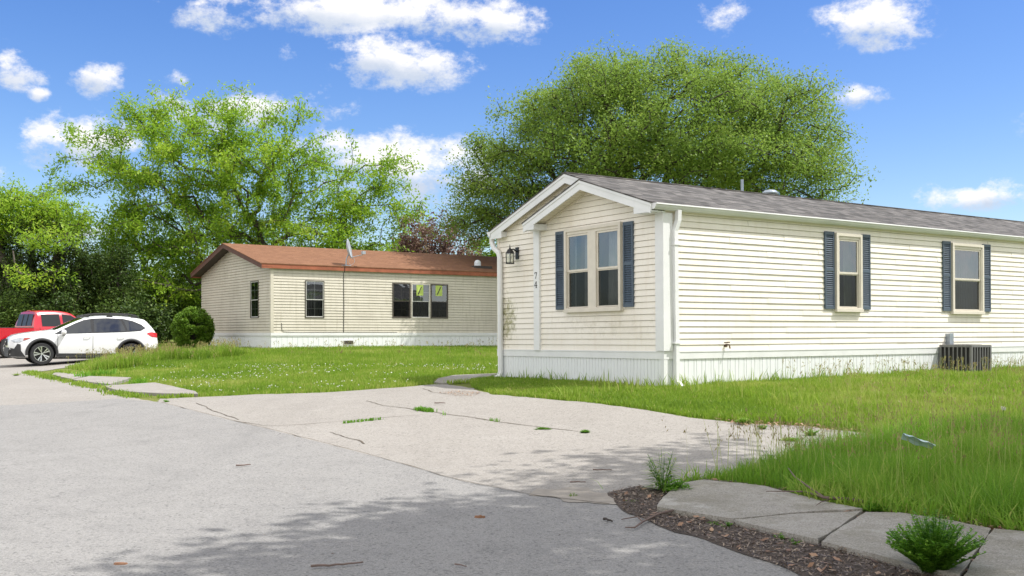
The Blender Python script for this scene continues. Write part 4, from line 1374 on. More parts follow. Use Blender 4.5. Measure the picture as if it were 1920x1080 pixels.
def make_suv(loc, rz, label):
    R = empty('suv', loc, (0, 0, rz), label, 'car')
    top = [(2.26, .76), (2.22, .84), (2.10, .915), (1.90, .965), (1.5, 1.03), (1.2, 1.065), (1.0, 1.09), (0.85, 1.145), (0.6, 1.27), (0.3, 1.41), (0.08, 1.495), (-0.15, 1.545), (-0.6, 1.575), (-1.1, 1.565), (-1.5, 1.53), (-1.78, 1.47), (-1.86, 1.41), (-2.05, 1.19), (-2.13, 1.08), (-2.20, .95), (-2.24, .72)]
    bot = [(2.26, .30), (2.2, .24), (1.9, .22), (-1.8, .24), (-2.1, .33), (-2.24, .40)]
    wid = [(2.26, .52), (2.22, .64), (2.12, .76), (1.95, .84), (1.7, .885), (1.2, .90), (-1.3, .90), (-1.8, .87), (-2.05, .80), (-2.16, .72), (-2.24, .62)]
    belt = [(2.26, .70), (1.2, .90), (.9, .94), (-1.0, 1.01), (-1.7, 1.08), (-2.24, 1.0)]
    B = Body(top, bot, wid, belt, 0.46)
    xs = sorted(set([2.26, 2.245, 2.22, 2.17, 2.1, 2.0, 1.9, 1.75, 1.6, 1.45, 1.3, 1.15, 1.05, .95, .85, .7, .55, .4, .25, .08, -.1, -.3, -.55, -.8, -1.05, -1.3, -1.5, -1.65, -1.78, -1.86, -1.95, -2.05, -2.13, -2.18, -2.22, -2.24]))
    WR = 0.345; AX = 1.335
    B.mesh(xs, [(AX, WR + .02, 0.405, 0.60, 1.2), (AX, WR + .02, 0.405, -1.2, -0.60), (-AX, WR + .02, 0.405, 0.60, 1.2), (-AX, WR + .02, 0.405, -1.2, -0.60)], 'body', M_CARW, R)
    mb = MB()
    for sx in (AX, -AX):
        mb.box(sx - .40, sx + .40, -0.60, 0.60, 0.2, .75)
    mb.box(-2.0, 2.0, -.6, .6, .18, .3)
    mb.build('underbody', M_CARI, R)
    for sd in (1, -1):
        for sx in (AX, -AX):
            wheel(R, sx, sd * 0.785, WR, 0.225, sd)
            arch(R, sx, WR + .02, 0.40, 0.475, B.side_y, sd, M_CLAD)
        B.side_patch('side_sill', [(0.93, .24), (-0.93, .24), (-.93, .36), (.93, .36)], sd, 0.012, M_CLAD, R)
        # windows
        fw = [(0.90, .985), (0.68, 1.12), (0.36, 1.29), (0.10, 1.40), (-0.10, 1.445), (-0.12, 1.03), (0.5, .99)]
        rw = [(-0.20, 1.035), (-0.20, 1.455), (-0.6, 1.475), (-0.95, 1.46), (-1.04, 1.40), (-1.16, 1.10), (-1.12, 1.07)]
        qw = [(-1.22, 1.085), (-1.12, 1.40), (-1.06, 1.44), (-1.35, 1.40), (-1.60, 1.29), (-1.72, 1.20), (-1.60, 1.12)]
        surround = [(1.0, .965), (0.70, 1.14), (0.37, 1.31), (0.10, 1.425), (-0.15, 1.475), (-0.6, 1.50), (-1.1, 1.485), (-1.40, 1.42), (-1.65, 1.31), (-1.80, 1.19), (-1.62, 1.09), (-1.1, 1.045), (-0.2, 1.01)]
        B.side_patch('window_surround', surround, sd, 0.004, M_CARI, R)
        for w_ in (fw, rw, qw): B.side_patch('side_window', w_, sd, 0.008, M_CARG, R)
        # door gaps and handles
        for xg in (0.88, -0.16):
            B.side_patch('door_gap', [(xg, .40), (xg + .012, .40), (xg + .012, .96), (xg, .96)], sd, 0.004, M_CARI, R)
        for xh in (0.02, -1.0):
            mb = MB()
            yy = B.side_y(xh, 0.87)
            mb.tube([(xh + .11, sd * (yy + .01), .865), (xh + .07, sd * (yy + .035), .875), (xh - .07, sd * (yy + .035), .88), (xh - .11, sd * (yy + .01), .875)], 0.011, 6)
            mb.build('door_handle', M_CARW, R, smooth=True)
        # mirror
        mb = MB()
        ym = B.side_y(0.72, 0.98)
        mb.tube([(0.70, sd * (ym - .02), .96), (0.71, sd * (ym + .07), .97), (0.72, sd * (ym + .15), 1.0)], [0.035, .05, .07], 8)
        mm = mb.build('mirror', M_CLAD, R)
        mb = MB(); mb.lathe([(0.0, -.07), (.055, -.06), (.085, 0), (.08, .05), (.05, .075), (0, .08)], (0.72, sd * (ym + .15), 1.03), 0, 14)
        mb.cur = 0; o = mb.build('mirror_shell', M_CARW, mm, smooth=True)
        for v in o.data.vertices: v.co.y = sd * (ym + .15) + (v.co.y - sd * (ym + .15)) * 1.25
        # lights
        B.side_patch('headlight', [(2.13, .70), (2.21, .76), (2.00, .84), (1.72, .86), (1.64, .845), (1.80, .77), (1.98, .70)], sd, 0.008, M_LENS, R, 0.04)
        B.side_patch('turn_lens', [(1.88, .755), (1.84, .835), (1.65, .845), (1.77, .785)], sd, 0.013, M_AMBER, R, 0.04)
        B.side_patch('tail_light', [(-1.86, 1.04), (-1.82, 1.0), (-2.0, .90), (-2.19, .88), (-2.19, 1.02), (-2.0, 1.06)], sd, 0.010, M_TAIL, R, 0.04)
        B.side_patch('fog_lamp_surround', [(2.255, .26), (2.25, .54), (2.12, .50), (2.03, .66), (1.94, .64), (1.93, .44), (1.86, .34), (1.80, .25)], sd, 0.008, M_CLAD, R, 0.04)
        B.side_patch('rear_bumper_trim', [(-1.80, .30), (-2.23, .42), (-2.22, .56), (-2.05, .50), (-1.86, .40)], sd, 0.008, M_CLAD, R, 0.04)
        # roof rails
        mb = MB()
        yr = 0.60
        mb.tube([(0.15, sd * yr, 1.50), (0.0, sd * yr, 1.59), (-0.25, sd * yr, 1.635), (-0.8, sd * yr, 1.65), (-1.3, sd * yr, 1.635), (-1.5, sd * yr, 1.60), (-1.62, sd * yr, 1.53)], 0.02, 6)
        for xx in (0.02, -0.7, -1.45): mb.box(xx - .09, xx + .09, sd * yr - .02, sd * yr + .02, 1.52, 1.60)
        mb.build('roof_rail', M_CLAD, R)
    B.top_patch('windscreen', 0.98, 0.13, -0.90, 0.90, 0.010, M_CARG, R)
    B.top_patch('rear_window', -1.87, -2.11, -0.88, 0.88, 0.010, M_CARG, R)
    mb = MB()
    mb.prism([(-.30, .60), (.30, .60), (.36, .70), (.30, .80), (-.30, .80), (-.36, .70)], 2.20, 2.275, 0)
    for z in (.64, .69, .74): mb.box(2.276, 2.284, -.32, .32, z - .006, z + .006)
    gr = mb.build('grille', M_CARI, R)
    mb = MB(); mb.lathe([(0.0, 0), (.065, 0), (.065, .012), (0, .014)], (2.285, 0, .70), 0, 18); o = mb.build('emblem', M_CHROME, gr)
    for v in o.data.vertices: v.co.z = .70 + (v.co.z - .70) * .6
    mb = MB(); mb.prism([(-.62, .34), (.62, .34), (.68, .46), (.5, .54), (-.5, .54), (-.68, .46)], 2.15, 2.268, 0); mb.box(2.15, 2.262, -.58, .58, .25, .335)
    mb.build('front_bumper', M_CLAD, R)
    return R


car_y = 32.2; car_front_x = -14.70
th = math.radians(31.5)
hx, hy = -math.cos(th), -math.sin(th)           # heading towards the lower left
lw = (math.sin(th), -math.cos(th))              # the car's left
cx_ = car_front_x - hx * 1.335 - lw[0] * 0.87; cy_ = car_y - hy * 1.335 - lw[1] * 0.87
suv = make_suv((cx_, cy_, 0.40), math.atan2(hy, hx), 'white crossover car with black roof rails parked in front of the red pickup')
suv.rotation_euler = (0, -0.010, math.atan2(hy, hx))


def make_pickup(loc, rz, label):
    R = empty('pickup_truck', loc, (0, 0, rz), label, 'pickup truck')
    # origin on the ground below the rear right corner's axle line; x forward
    top = [(5.60, .85), (5.5, 1.02), (5.2, 1.10), (4.5, 1.14), (4.15, 1.18), (3.75, 1.45), (3.35, 1.72), (3.1, 1.79), (2.6, 1.82), (2.1, 1.80), (1.98, 1.76), (1.86, 1.42), (1.80, 1.15)]
    bot = [(5.6, .50), (5.4, .42), (1.8, .45)]
    wid = [(5.6, .70), (5.45, .86), (5.1, .93), (1.80, .93)]
    belt = [(5.6, .95), (4.2, 1.08), (1.8, 1.16)]
    B = Body(top, bot, wid, belt, 0.30)
    xs = [5.6, 5.55, 5.45, 5.3, 5.1, 4.8, 4.5, 4.3, 4.15, 4.0, 3.85, 3.6, 3.35, 3.2, 3.0, 2.7, 2.4, 2.15, 2.03, 1.98, 1.92, 1.86, 1.82]
    WR = 0.38; A1 = 4.55; A0 = 0.95
    B.mesh(xs[::-1], [(A1, WR, .45, .6, 1.3), (A1, WR, .45, -1.3, -.6)], 'body', M_CARR, R)
    # bed
    mb = MB()
    for sd in (1, -1):
        y0, y1 = sd * .93, sd * .80
        P = [(0.02, 1.12), (0.0, .55), (0.42, .50)]
        for k in range(13):
            a = math.radians(200 - k * 220 / 12)
            P.append((A0 + .45 * math.cos(a), WR + .05 + .45 * math.sin(a)))
        P += [(1.45, .45), (1.80, .45), (1.80, 1.13)]
        mb.prism(P, min(y0, y1), max(y0, y1), 1)
    mb.box(0.0, 0.07, -.80, .80, .55, 1.12)
    mb.box(1.74, 1.80, -.80, .80, .55, 1.12)
    mb.box(0.07, 1.74, -.80, .80, .60, .66)
    mb.build('cargo_bed', M_CARR, R, bevel=0.02)
    mb = MB()
    for sd in (1, -1): mb.box(0.0, 1.80, sd * .865 - .07, sd * .865 + .07, 1.135, 1.155)
    mb.box(0.0, .07, -.79, .79, 1.122, 1.14)
    mb.build('bed_rail', M_CLAD, R)
    mb = MB(); mb.box(-0.16, 0.0, -.90, .90, .50, .70); mb.build('rear_bumper', M_CARR, R, bevel=0.02)
    mb = MB(); mb.box(-0.10, 5.4, -.55, .55, .32, .46); mb.build('underbody', M_CARI, R)
    for sd in (1, -1):
        mb = MB(); mb.box(-0.012, 0.17, sd * .86 - .078, sd * .86 + .078, .70, 1.08); mb.cur = 1; mb.box(-0.016, 0.174, sd * .86 - .082, sd * .86 + .082, .84, .95)
        mb.build('tail_light', [M_TAIL, M_DTAIL], R, bevel=0.01)
        for xx in (A0, A1): wheel(R, xx, sd * .80, WR, .25, sd, 6)
        B.side_patch('side_window', [(2.15, 1.20), (2.15, 1.66), (2.85, 1.68), (2.88, 1.20)], sd, .008, M_CARD, R)
        B.side_patch('side_window', [(2.98, 1.20), (2.96, 1.68), (3.30, 1.64), (3.75, 1.38), (3.9, 1.20)], sd, .008, M_CARD, R)
        for xg in (2.05, 2.93, 3.95): B.side_patch('door_gap', [(xg, .55), (xg + .012, .55), (xg + .012, 1.15), (xg, 1.15)], sd, .004, M_CARI, R)
        mb = MB(); mb.box(3.72, 3.86, sd * 1.12 - .1, sd * 1.12 + .1, 1.14, 1.34); mb.build('mirror', M_CLAD, R, bevel=.02)
    mb = MB(); mb.face([(1.800, -.72, 1.22), (1.800, .72, 1.22), (1.912, .66, 1.68), (1.912, -.66, 1.68)])
    mb.build('rear_window', M_CARD, R)
    for y in (-.22, .22):
        mb = MB(); mb.tube([(1.795, y, 1.22), (1.905, y, 1.67)], .015, 4); mb.build('rear_window_bar', M_CLAD, R)
    mb = MB(); mb.box(1.98, 2.03, -.12, .12, 1.80, 1.83); mb.build('brake_light', M_AMBER, R)
    B.top_patch('windscreen', 4.12, 3.42, -.92, .92, .01, M_CARD, R)
    mb = MB(); mb.box(5.58, 5.63, -.6, .6, .62, .90); mb.build('grille', M_CHROME, R)
    return R


th2 = math.radians(47)
tx, ty = -19.0, 38.9                            # rear right wheel on the ground
c2, s2 = math.cos(th2), math.sin(th2)
ox = tx - 0.95 * c2 - s2 * .80; oy = ty - 0.95 * s2 + c2 * .80
make_pickup((ox, oy, h1(tx, ty) + 0.01), th2, 'red pickup truck with its cargo bed to the left, parked behind the white car')

# driveway marker
mx, my = -19.55, 41.2
mk_ = empty('marker_pole', (mx, my, h1(mx, my)), label='orange pole topped by a round red reflector, behind the bed of the red pickup', cat='marker')
mb = MB(); mb.tube([(0, 0, 0), (0.02, 0, 1.55)], 0.022, 8); mb.build('pole', M_POLE, mk_)
mb = MB(); mb.lathe([(0.0, -.09), (.06, -.07), (.09, 0), (.06, .07), (0, .09)], (0.02, 0, 1.60), 2, 14); mb.build('reflector', M_BALL, mk_, smooth=True)


# ------------------------------------------------------------------ trees
def leaves(centers, dirs, n_per, sig, size, droop=0.0, stretch=1.0, asp=0.55, g=None):
    """rhombic leaf faces scattered round twig tips -> verts, faces, rnd"""
    g = g or rng
    C = np.repeat(centers, n_per, axis=0); D = np.repeat(dirs, n_per, axis=0)
    N = len(C)
    p = C + np.clip(g.normal(0, 1, (N, 3)), -1.7, 1.7) * sig * np.array([1, 1, 0.7]) + D * (g.random((N, 1)) - 0.6) * stretch
    p[:, 2] -= droop * np.clip(np.abs(g.normal(0, 1, N)), 0, 1.8)
    az = g.random(N) * 2 * math.pi
    tilt = g.normal(0, 0.6, N) - 0.35 * (1 if droop else 0)
    a = np.stack([np.cos(az) * np.cos(tilt), np.sin(az) * np.cos(tilt), np.sin(tilt)], -1)
    up = np.stack([g.normal(0, .5, N), g.normal(0, .5, N), np.ones(N)], -1)
    b = np.cross(a, up); b /= np.linalg.norm(b, axis=1, keepdims=True)
    s = size * (0.6 + 0.8 * g.random(N))[:, None]
    q = np.stack([p - a * s * .5, p + b * s * asp * .5, p + a * s * .5, p - b * s * asp * .5], 1).reshape(-1, 3)
    f = np.arange(N * 4).reshape(-1, 4)
    clump = np.repeat(g.random(len(centers)), n_per)
    r = np.clip(0.55 * clump + 0.6 * g.random(N) - 0.08, 0, 1)
    return q, f, r


def skeleton(tips, base, fork, step=0.55, alpha=0.30, sag=0.0, wob=0.06):
    """connect every tip to the growing skeleton"""
    nodes = [np.array(base, float)]
    par = [-1]; pl = [0.0]
    k = max(2, int(np.linalg.norm(np.array(fork) - base) / step))
    for i in range(1, k + 1):
        nodes.append(np.array(base) + (np.array(fork) - base) * i / k + rng.normal(0, .02, 3))
        par.append(len(nodes) - 2); pl.append(pl[-1] + np.linalg.norm(nodes[-1] - nodes[-2]))
    first = len(nodes) - 1
    order = np.argsort(np.linalg.norm(tips - fork, axis=1))
    NP = np.array(nodes)
    tipn = []; tipd = []
    arr = np.zeros((20000, 3)); arr[:len(nodes)] = NP; pla = np.zeros(20000); pla[:len(nodes)] = pl
    cnt = len(nodes)
    for o in order:
        tpt = tips[o]
        A = arr[first:cnt]
        d = np.linalg.norm(A - tpt, axis=1)
        cost = d + alpha * pla[first:cnt] + np.where(A[:, 2] > tpt[2] + .6, 1.2, 0)
        j = first + int(np.argmin(cost))
        a = arr[j]; L = d[j - first]
        m_ = max(1, int(L / step))
        prev = j
        pd = a - arr[par[j]] if par[j] >= 0 else np.array([0, 0, 1.])
        pd = pd / (np.linalg.norm(pd) + 1e-6)
        ctrl = a + pd * L * .35 + np.array([0, 0, .12 * L])
        last = a
        for i in range(1, m_ + 1):
            f = i / m_
            p = (1 - f) ** 2 * a + 2 * f * (1 - f) * ctrl + f * f * tpt
            if i < m_: p = p + rng.normal(0, wob, 3)
            if cnt >= 19999: break
            arr[cnt] = p; par.append(prev); pla[cnt] = pla[prev] + np.linalg.norm(p - last)
            last = p; prev = cnt; cnt += 1
        tipn.append(prev)
        v = arr[prev] - arr[par[prev]]; tipd.append(v / (np.linalg.norm(v) + 1e-6))
    w = np.zeros(cnt); w[tipn] = 1
    for i in range(cnt - 1, 0, -1):
        w[par[i]] += w[i]
    return arr[:cnt], np.array(par), w, np.array(tipn), np.array(tipd)


def branch_mesh(name, arr, par, w, r0, rmin, mat_, parent, p=0.47, sides=5):
    n = len(arr)
    R = np.maximum(rmin, r0 * (np.maximum(w, .5) / w.max()) ** p)
    ch = np.arange(1, n)
    A = arr[par[ch]]; B_ = arr[ch]
    ra = np.minimum(R[par[ch]], R[ch] * 1.6); rb = R[ch]
    d = B_ - A; L = np.linalg.norm(d, axis=1, keepdims=True) + 1e-6; d /= L
    ref = np.where(np.abs(d[:, 2:3]) > .9, np.array([[1., 0, 0]]), np.array([[0, 0, 1.]]))
    a = np.cross(d, ref); a /= np.linalg.norm(a, axis=1, keepdims=True)
    b = np.cross(d, a)
    A2 = A - d * ra[:, None] * .3
    vs = []
    for k in range(sides):
        t_ = 2 * math.pi * k / sides
        e = a * math.cos(t_) + b * math.sin(t_)
        vs.append(np.stack([A2 + e * ra[:, None], B_ + e * rb[:, None]], 1))
    V_ = np.stack(vs, 1).reshape(-1, 3)     # (E, sides, 2, 3)
    E_ = len(ch)
    base = (np.arange(E_) * sides * 2)[:, None]
    f = []
    for k in range(sides):
        k2 = (k + 1) % sides
        f.append(np.concatenate([base + 2 * k, base + 2 * k2, base + 2 * k2 + 1, base + 2 * k + 1], 1))
    Fv = np.concatenate(f, 0)
    return np_mesh(name, V_, Fv, mat_, parent, smooth=True)


def lobes(L, n, zmin=None, shell=0.6, clump=None):
    """sample tips in a list of ellipsoids (cx,cy,cz,rx,ry,rz,weight)"""
    out = []
    L = np.array(L, float)
    wt = L[:, 6] / L[:, 6].sum()
    cnt = (wt * n).astype(int)
    for l, c in zip(L, cnt):
        v = rng.normal(0, 1, (c, 3)); v /= np.linalg.norm(v, axis=1, keepdims=True)
        r = np.where(rng.random(c) < shell, 0.78 + 0.22 * rng.random(c), rng.random(c) ** (1 / 3.))[:, None]
        out.append(l[:3] + v * r * l[3:6])
    P = np.concatenate(out)
    if clump:
        nc, cr_, cz_ = clump
        pick = [0]
        dmin = np.linalg.norm(P - P[0], axis=1)
        for _ in range(nc - 1):              # spread the clumps evenly through the crown
            cand = rng.integers(0, len(P), 7)
            j = int(cand[np.argmax(dmin[cand])])
            pick.append(j); dmin = np.minimum(dmin, np.linalg.norm(P - P[j], axis=1))
        ctr = P[pick]
        own = rng.integers(0, nc, n)
        rad = .6 + .8 * rng.random(nc)
        off = np.clip(rng.normal(0, .55, (n, 3)), -1.1, 1.1) * np.array([cr_, cr_, cz_]) * rad[own][:, None]
        out2 = np.hypot(ctr[own][:, 0], ctr[own][:, 1])[:, None]
        off[:, 2] += -.10 * (np.hypot(off[:, 0], off[:, 1])) ** 2 / cr_
        P = ctr[own] + off
    if zmin is not None: P = P[P[:, 2] > zmin]
    return P


def tree(name, loc, L, ntips, nleaf, size, lm, bm, label, cat='tree', group=None, fork=(0, 0, 3), r0=.3, sig=.35, droop=0.0, stretch=0.6, step=.55,
         alpha=.3, zmin=None, asp=.55, shell=.6, rmin=.012, wob=.06, thin=False, clump=None):
    z0 = h1(loc[0], loc[1])
    R = empty(name, (loc[0], loc[1], z0), label=label, cat=cat, group=group)
    tips = lobes(L, ntips, zmin, shell, clump)
    if thin: tips = tips[vnoise(tips[:, 0] + 40, tips[:, 2] * 1.3 + 40 + tips[:, 1] * .5, 1.5, 4) > thin]
    arr, par, w, tn, td = skeleton(tips, np.array([0, 0, -.3]), np.array(fork, float), step, alpha, wob=wob)
    branch_mesh('trunk', arr, par, w, r0, rmin, bm, R)
    C = arr[tn]; D = td
    q, f, r = leaves(C, D, nleaf, sig, size, droop, stretch, asp)
    np_mesh('crown', q, f, lm, R, rnd=r)
    return R


def pxw(px, py, Y):
    return ((px - 960) / FP * Y, EYE + (625 - py) / FP * Y)

# A: bright spreading tree behind the far house
YA = 51.0
xa, _ = pxw(500, 0, YA); za = h1(xa, YA)
def lob(px, py, rx, rz, Y, cx, cy, cz, ry=None, dy=0.0, w=None):
    x, z = pxw(px, py, Y)
    k = Y / FP
    return (x - cx, dy, z - cz, rx * k, ry if ry else rx * k * .9, rz * k, w or rx * rz)
LA = [lob(440, 335, 172, 105, YA, xa, 0, za), lob(345, 300, 125, 80, YA, xa, 0, za, dy=-1), lob(268, 345, 80, 52, YA, xa, 0, za, w=4000), lob(215, 290, 50, 24, YA, xa, 0, za, w=900),
      lob(480, 260, 90, 60, YA, xa, 0, za, w=4500), lob(300, 225, 80, 30, YA, xa, 0, za, w=1800), lob(500, 215, 60, 26, YA, xa, 0, za, w=1400), lob(620, 370, 110, 75, YA, xa, 0, za, w=6500),
      lob(690, 350, 80, 45, YA, xa, 0, za, w=2600), lob(560, 310, 100, 55, YA, xa, 0, za, w=4500), lob(360, 440, 190, 75, YA, xa, 0, za, dy=1, w=17000), lob(265, 460, 105, 70, YA, xa, 0, za, w=8500), lob(250, 540, 90, 45, YA, xa, 0, za, w=4000, dy=-1), lob(610, 440, 130, 45, YA, xa, 0, za, w=4000),
      lob(190, 345, 45, 16, YA, xa, 0, za, w=600), lob(470, 215, 60, 26, YA, xa, 0, za, w=1500), lob(330, 540, 120, 50, YA, xa, 0, za, w=3500, dy=-1)]
# long outreaching sprays on the outline
for (a, b) in ((235, 195), (250, 215), (345, 190), (480, 185), (495, 200), (550, 215), (150, 245), (140, 295), (115, 340), (170, 335), (745, 300), (765, 350), (760, 385), (690, 305), (655, 300), (600, 275), (590, 250), (290, 210), (425, 200), (390, 205), (205, 250), (720, 330), (740, 360)):
    LA.append(lob(a, b, 22, 9, YA, xa, 0, za, w=330))
tree('spreading_tree', (xa, YA), LA, 1400, 84, 0.165, M_LEAFA, M_BARK, 'bright green spreading tree with airy layered branches behind the brown roofed home',
     fork=(0.4, 0, 3.2), r0=.27, sig=.20, droop=.16, stretch=1.5, alpha=.22, asp=.45, rmin=.011, shell=.55, clump=(210, 1.05, .40))

# B: large rounded tree behind the near house
YB = 43.0
xb, _ = pxw(1165, 0, YB); zb = h1(xb, YB)
LB = [lob(1210, 265, 262, 140, YB, xb, 0, zb, ry=6.0), lob(1270, 190, 170, 100, YB, xb, 0, zb, ry=4.5, w=16000), lob(1100, 230, 130, 100, YB, xb, 0, zb, ry=4.5, w=12000),
      lob(985, 325, 108, 105, YB, xb, 0, zb, ry=3.8, w=14000, dy=1.4), lob(905, 385, 68, 62, YB, xb, 0, zb, ry=2.6, w=9500, dy=2.2), lob(930, 300, 50, 45, YB, xb, 0, zb, ry=2.4, w=4500, dy=1), lob(1440, 260, 120, 110, YB, xb, 0, zb, ry=4.0, w=18000), lob(1525, 300, 62, 75, YB, xb, 0, zb, ry=3.0, w=5200),
      lob(1380, 170, 80, 50, YB, xb, 0, zb, w=4000), lob(1250, 143, 100, 36, YB, xb, 0, zb, w=4200), lob(1130, 155, 80, 32, YB, xb, 0, zb, w=2800), lob(1045, 200, 60, 50, YB, xb, 0, zb, w=2800),
      lob(1545, 345, 50, 40, YB, xb, 0, zb, w=5500), lob(1500, 240, 60, 45, YB, xb, 0, zb, w=4500), lob(1200, 300, 150, 60, YB, xb, 0, zb, w=7000, dy=-2), lob(1400, 320, 100, 45, YB, xb, 0, zb, w=4500, dy=-3),
      lob(1500, 330, 70, 42, YB, xb, 0, zb, w=2600), lob(960, 250, 50, 50, YB, xb, 0, zb, w=2200), lob(1290, 310, 110, 40, YB, xb, 0, zb, dy=-3.5, w=4500), lob(1080, 310, 90, 40, YB, xb, 0, zb, dy=-3, w=2600)]
tree('shade_tree', (xb, YB), LB, 2700, 86, 0.104, M_LEAFB, M_BARKD, 'large rounded mid green shade tree rising behind the cream home with number 74',
     fork=(0.0, 0, 3.6), r0=.42, sig=.30, droop=.03, stretch=.7, alpha=.22, asp=.6, rmin=.008, shell=.62, clump=(380, .80, .50))

# C: bright tree at the left edge
YC = 47.0
xc, _ = pxw(20, 0, YC); zc = h1(xc, YC)
LC = [lob(30, 400, 110, 38, YC, xc, 0, zc), lob(110, 415, 65, 28, YC, xc, 0, zc, w=2400), lob(-60, 410, 110, 50, YC, xc, 0, zc), lob(60, 375, 60, 20, YC, xc, 0, zc, w=1200), lob(10, 358, 40, 12, YC, xc, 0, zc, w=500), lob(120, 400, 60, 18, YC, xc, 0, zc, w=800),
      lob(150, 455, 55, 16, YC, xc, 0, zc, w=700, dy=-3), lob(150, 520, 45, 10, YC, xc, 0, zc, w=350, dy=-4)]
tree('arching_tree', (xc, YC), LC, 330, 85, 0.16, M_LEAFA, M_BARK, 'bright green arching tree at the left edge above the dark evergreens', fork=(0, 0, 3.5), r0=.22, sig=.24, droop=.16, stretch=1.2, asp=.42, rmin=.016)

# evergreens in the left hedge
ev = [(5, 388, 62, 'dark evergreen behind the orange marker pole'), (108, 412, 60, 'dark evergreen between the red pickup cab and the white car'), (190, 470, 60, 'shorter dark evergreen above the middle of the white car'), (-40, 400, 75, 'dark evergreen at the far left edge behind the red pickup bed'), (60, 405, 66, 'tall dark evergreen behind the red pickup cab'),
      (150, 432, 62, 'dark evergreen behind the bonnet of the white car'), (222, 455, 52, 'dark evergreen behind the roof rails of the white car')]
for (px, pt, rx, lb) in ev:
    Y = 46.0 + (px % 3)
    x, zt = pxw(px, pt, Y); k = Y / FP
    z0 = h1(x, Y); hh = zt - z0
    L = []
    for i in range(9):
        f = i / 8
        rr = rx * k * (1.0 - .62 * f ** 1.8) * (.85 + .3 * random.random())
        L.append(((random.random() - .5) * .3, (random.random() - .5) * .3, .5 + f * (hh - 1.0), rr, rr, hh * .10, rr * rr))
    tree('evergreen_tree', (x, Y), L, 420, 60, 0.11, M_LEAFD, M_BARKD, lb, 'evergreen tree', 'dark evergreens behind the parked cars', fork=(0, 0, hh * .75), r0=.12, sig=.20, stretch=.3, shell=.85, rmin=.01)

# shrubs, small trees
def shrub(name, px, pt, rx, Y, lm, lb, cat, nt=220, nl=46, size=.13, group=None, squat=1.0):
    x, zt = pxw(px, pt, Y); k = Y / FP; z0 = h1(x, Y); hh = zt - z0
    L = []
    for i in range(8):
        a = random.random() * 6.28; d = rx * k * .5 * random.random() ** .5
        rr = rx * k * (.45 + .25 * random.random())
        L.append((math.cos(a) * d, math.sin(a) * d * .7, hh * (.25 + .58 * random.random()), rr, rr, hh * .24, rr * rr))
    L.append((0, 0, hh * .45, rx * k * .8, rx * k * .8, hh * .42, (rx * k) ** 2))
    return tree(name, (x, Y), L, nt, nl, size, lm, M_BARKD, lb, cat, group, fork=(0, 0, hh * .3), r0=.08, sig=.22, stretch=.4, rmin=.008, shell=.7)
shrub('shrub', 300, 505, 78, 50.0, M_LEAFS, 'loose green shrub between the dark evergreens and the round bush', 'shrub', 300)
shrub('shrub', 215, 540, 60, 45.5, M_LEAFS, 'dark green shrub behind the rear window of the white car', 'shrub')
shrub('shrub', 268, 565, 50, 43.5, M_LEAFD, 'low dark shrub behind the tail of the white car', 'shrub')
shrub('shrub', 115, 560, 60, 44.0, M_LEAFD, 'low dark shrub just behind the roof of the red pickup', 'shrub')
shrub('shrub', 20, 545, 60, 43.5, M_LEAFS, 'green shrub behind the orange marker pole', 'shrub')
shrub('shrub', 395, 500, 80, 54.0, M_LEAFS, 'dark green shrub behind the left gable of the brown roofed home', 'shrub', 260)
shrub('small_tree', 760, 402, 80, 62.0, M_LEAFA, 'small bright green tree behind the rust brown roof, left of the purple tree', 'tree', 300, 44, .22)
shrub('small_tree', 660, 425, 70, 60.0, M_LEAFB, 'small green tree behind the satellite dish', 'tree', 200, 44, .2)
shrub('small_tree', 905, 405, 55, 60.0, M_LEAFA, 'small bright green tree between the purple tree and the shade tree', 'tree', 220, 44, .22)
shrub('purple_tree', 805, 405, 118, 54.0, M_LEAFP, 'purple brown leaved tree behind the far end of the rust brown roof', 'tree', 520, 52, .17)
# distant wood: reads as one mass
N = 230
cx = np.concatenate([rng.uniform(-75, 60, N)]); cyy = rng.uniform(82, 94, N)
rr = rng.uniform(1.4, 3.0, N)
tips = np.concatenate([np.stack([a + rng.normal(0, r_, 60), b_ + rng.normal(0, r_, 60), np.abs(rng.normal(2.0, 1.8, 60)) + .2], -1) for a, b_, r_ in zip(cx, cyy, rr)])
tips[:, 2] += h1(0, 66)
q, f, r = leaves(tips, np.zeros_like(tips), 2, .5, .8, asp=.8)
wood = np_mesh('distant_wood', q, f, M_LEAFS, rnd=r)
tag(wood, 'low green wood far behind the homes and trees', 'wood', kind='stuff')

# the tree that overhangs the road on the right of the camera and throws the dappled shade
xs_, ys_ = 10.2, 3.9
LS = [(-1.5, 1.0, 9.0, 4.6, 4.6, 2.2, 12), (-3.6, 1.0, 8.4, 2.9, 3.2, 1.2, 9), (-4.6, -.5, 8.0, 2.2, 2.4, 1.0, 5), (0.5, 4.6, 9.3, 4.5, 3.0, 1.8, 8), (0, -4, 9, 5, 4, 2.4, 10), (3, 2, 10, 4, 4, 2.2, 8), (4.0, 5.0, 9.2, 3.2, 2.8, 1.6, 5)]
tree('overhanging_tree', (xs_, ys_), LS, 900, 84, 0.17, M_LEAFB, M_BARKD, 'tall shade tree overhanging the road on the right of the viewpoint', fork=(0, 0, 4.0), r0=.36, sig=.34, stretch=.8, rmin=.015, asp=.6)

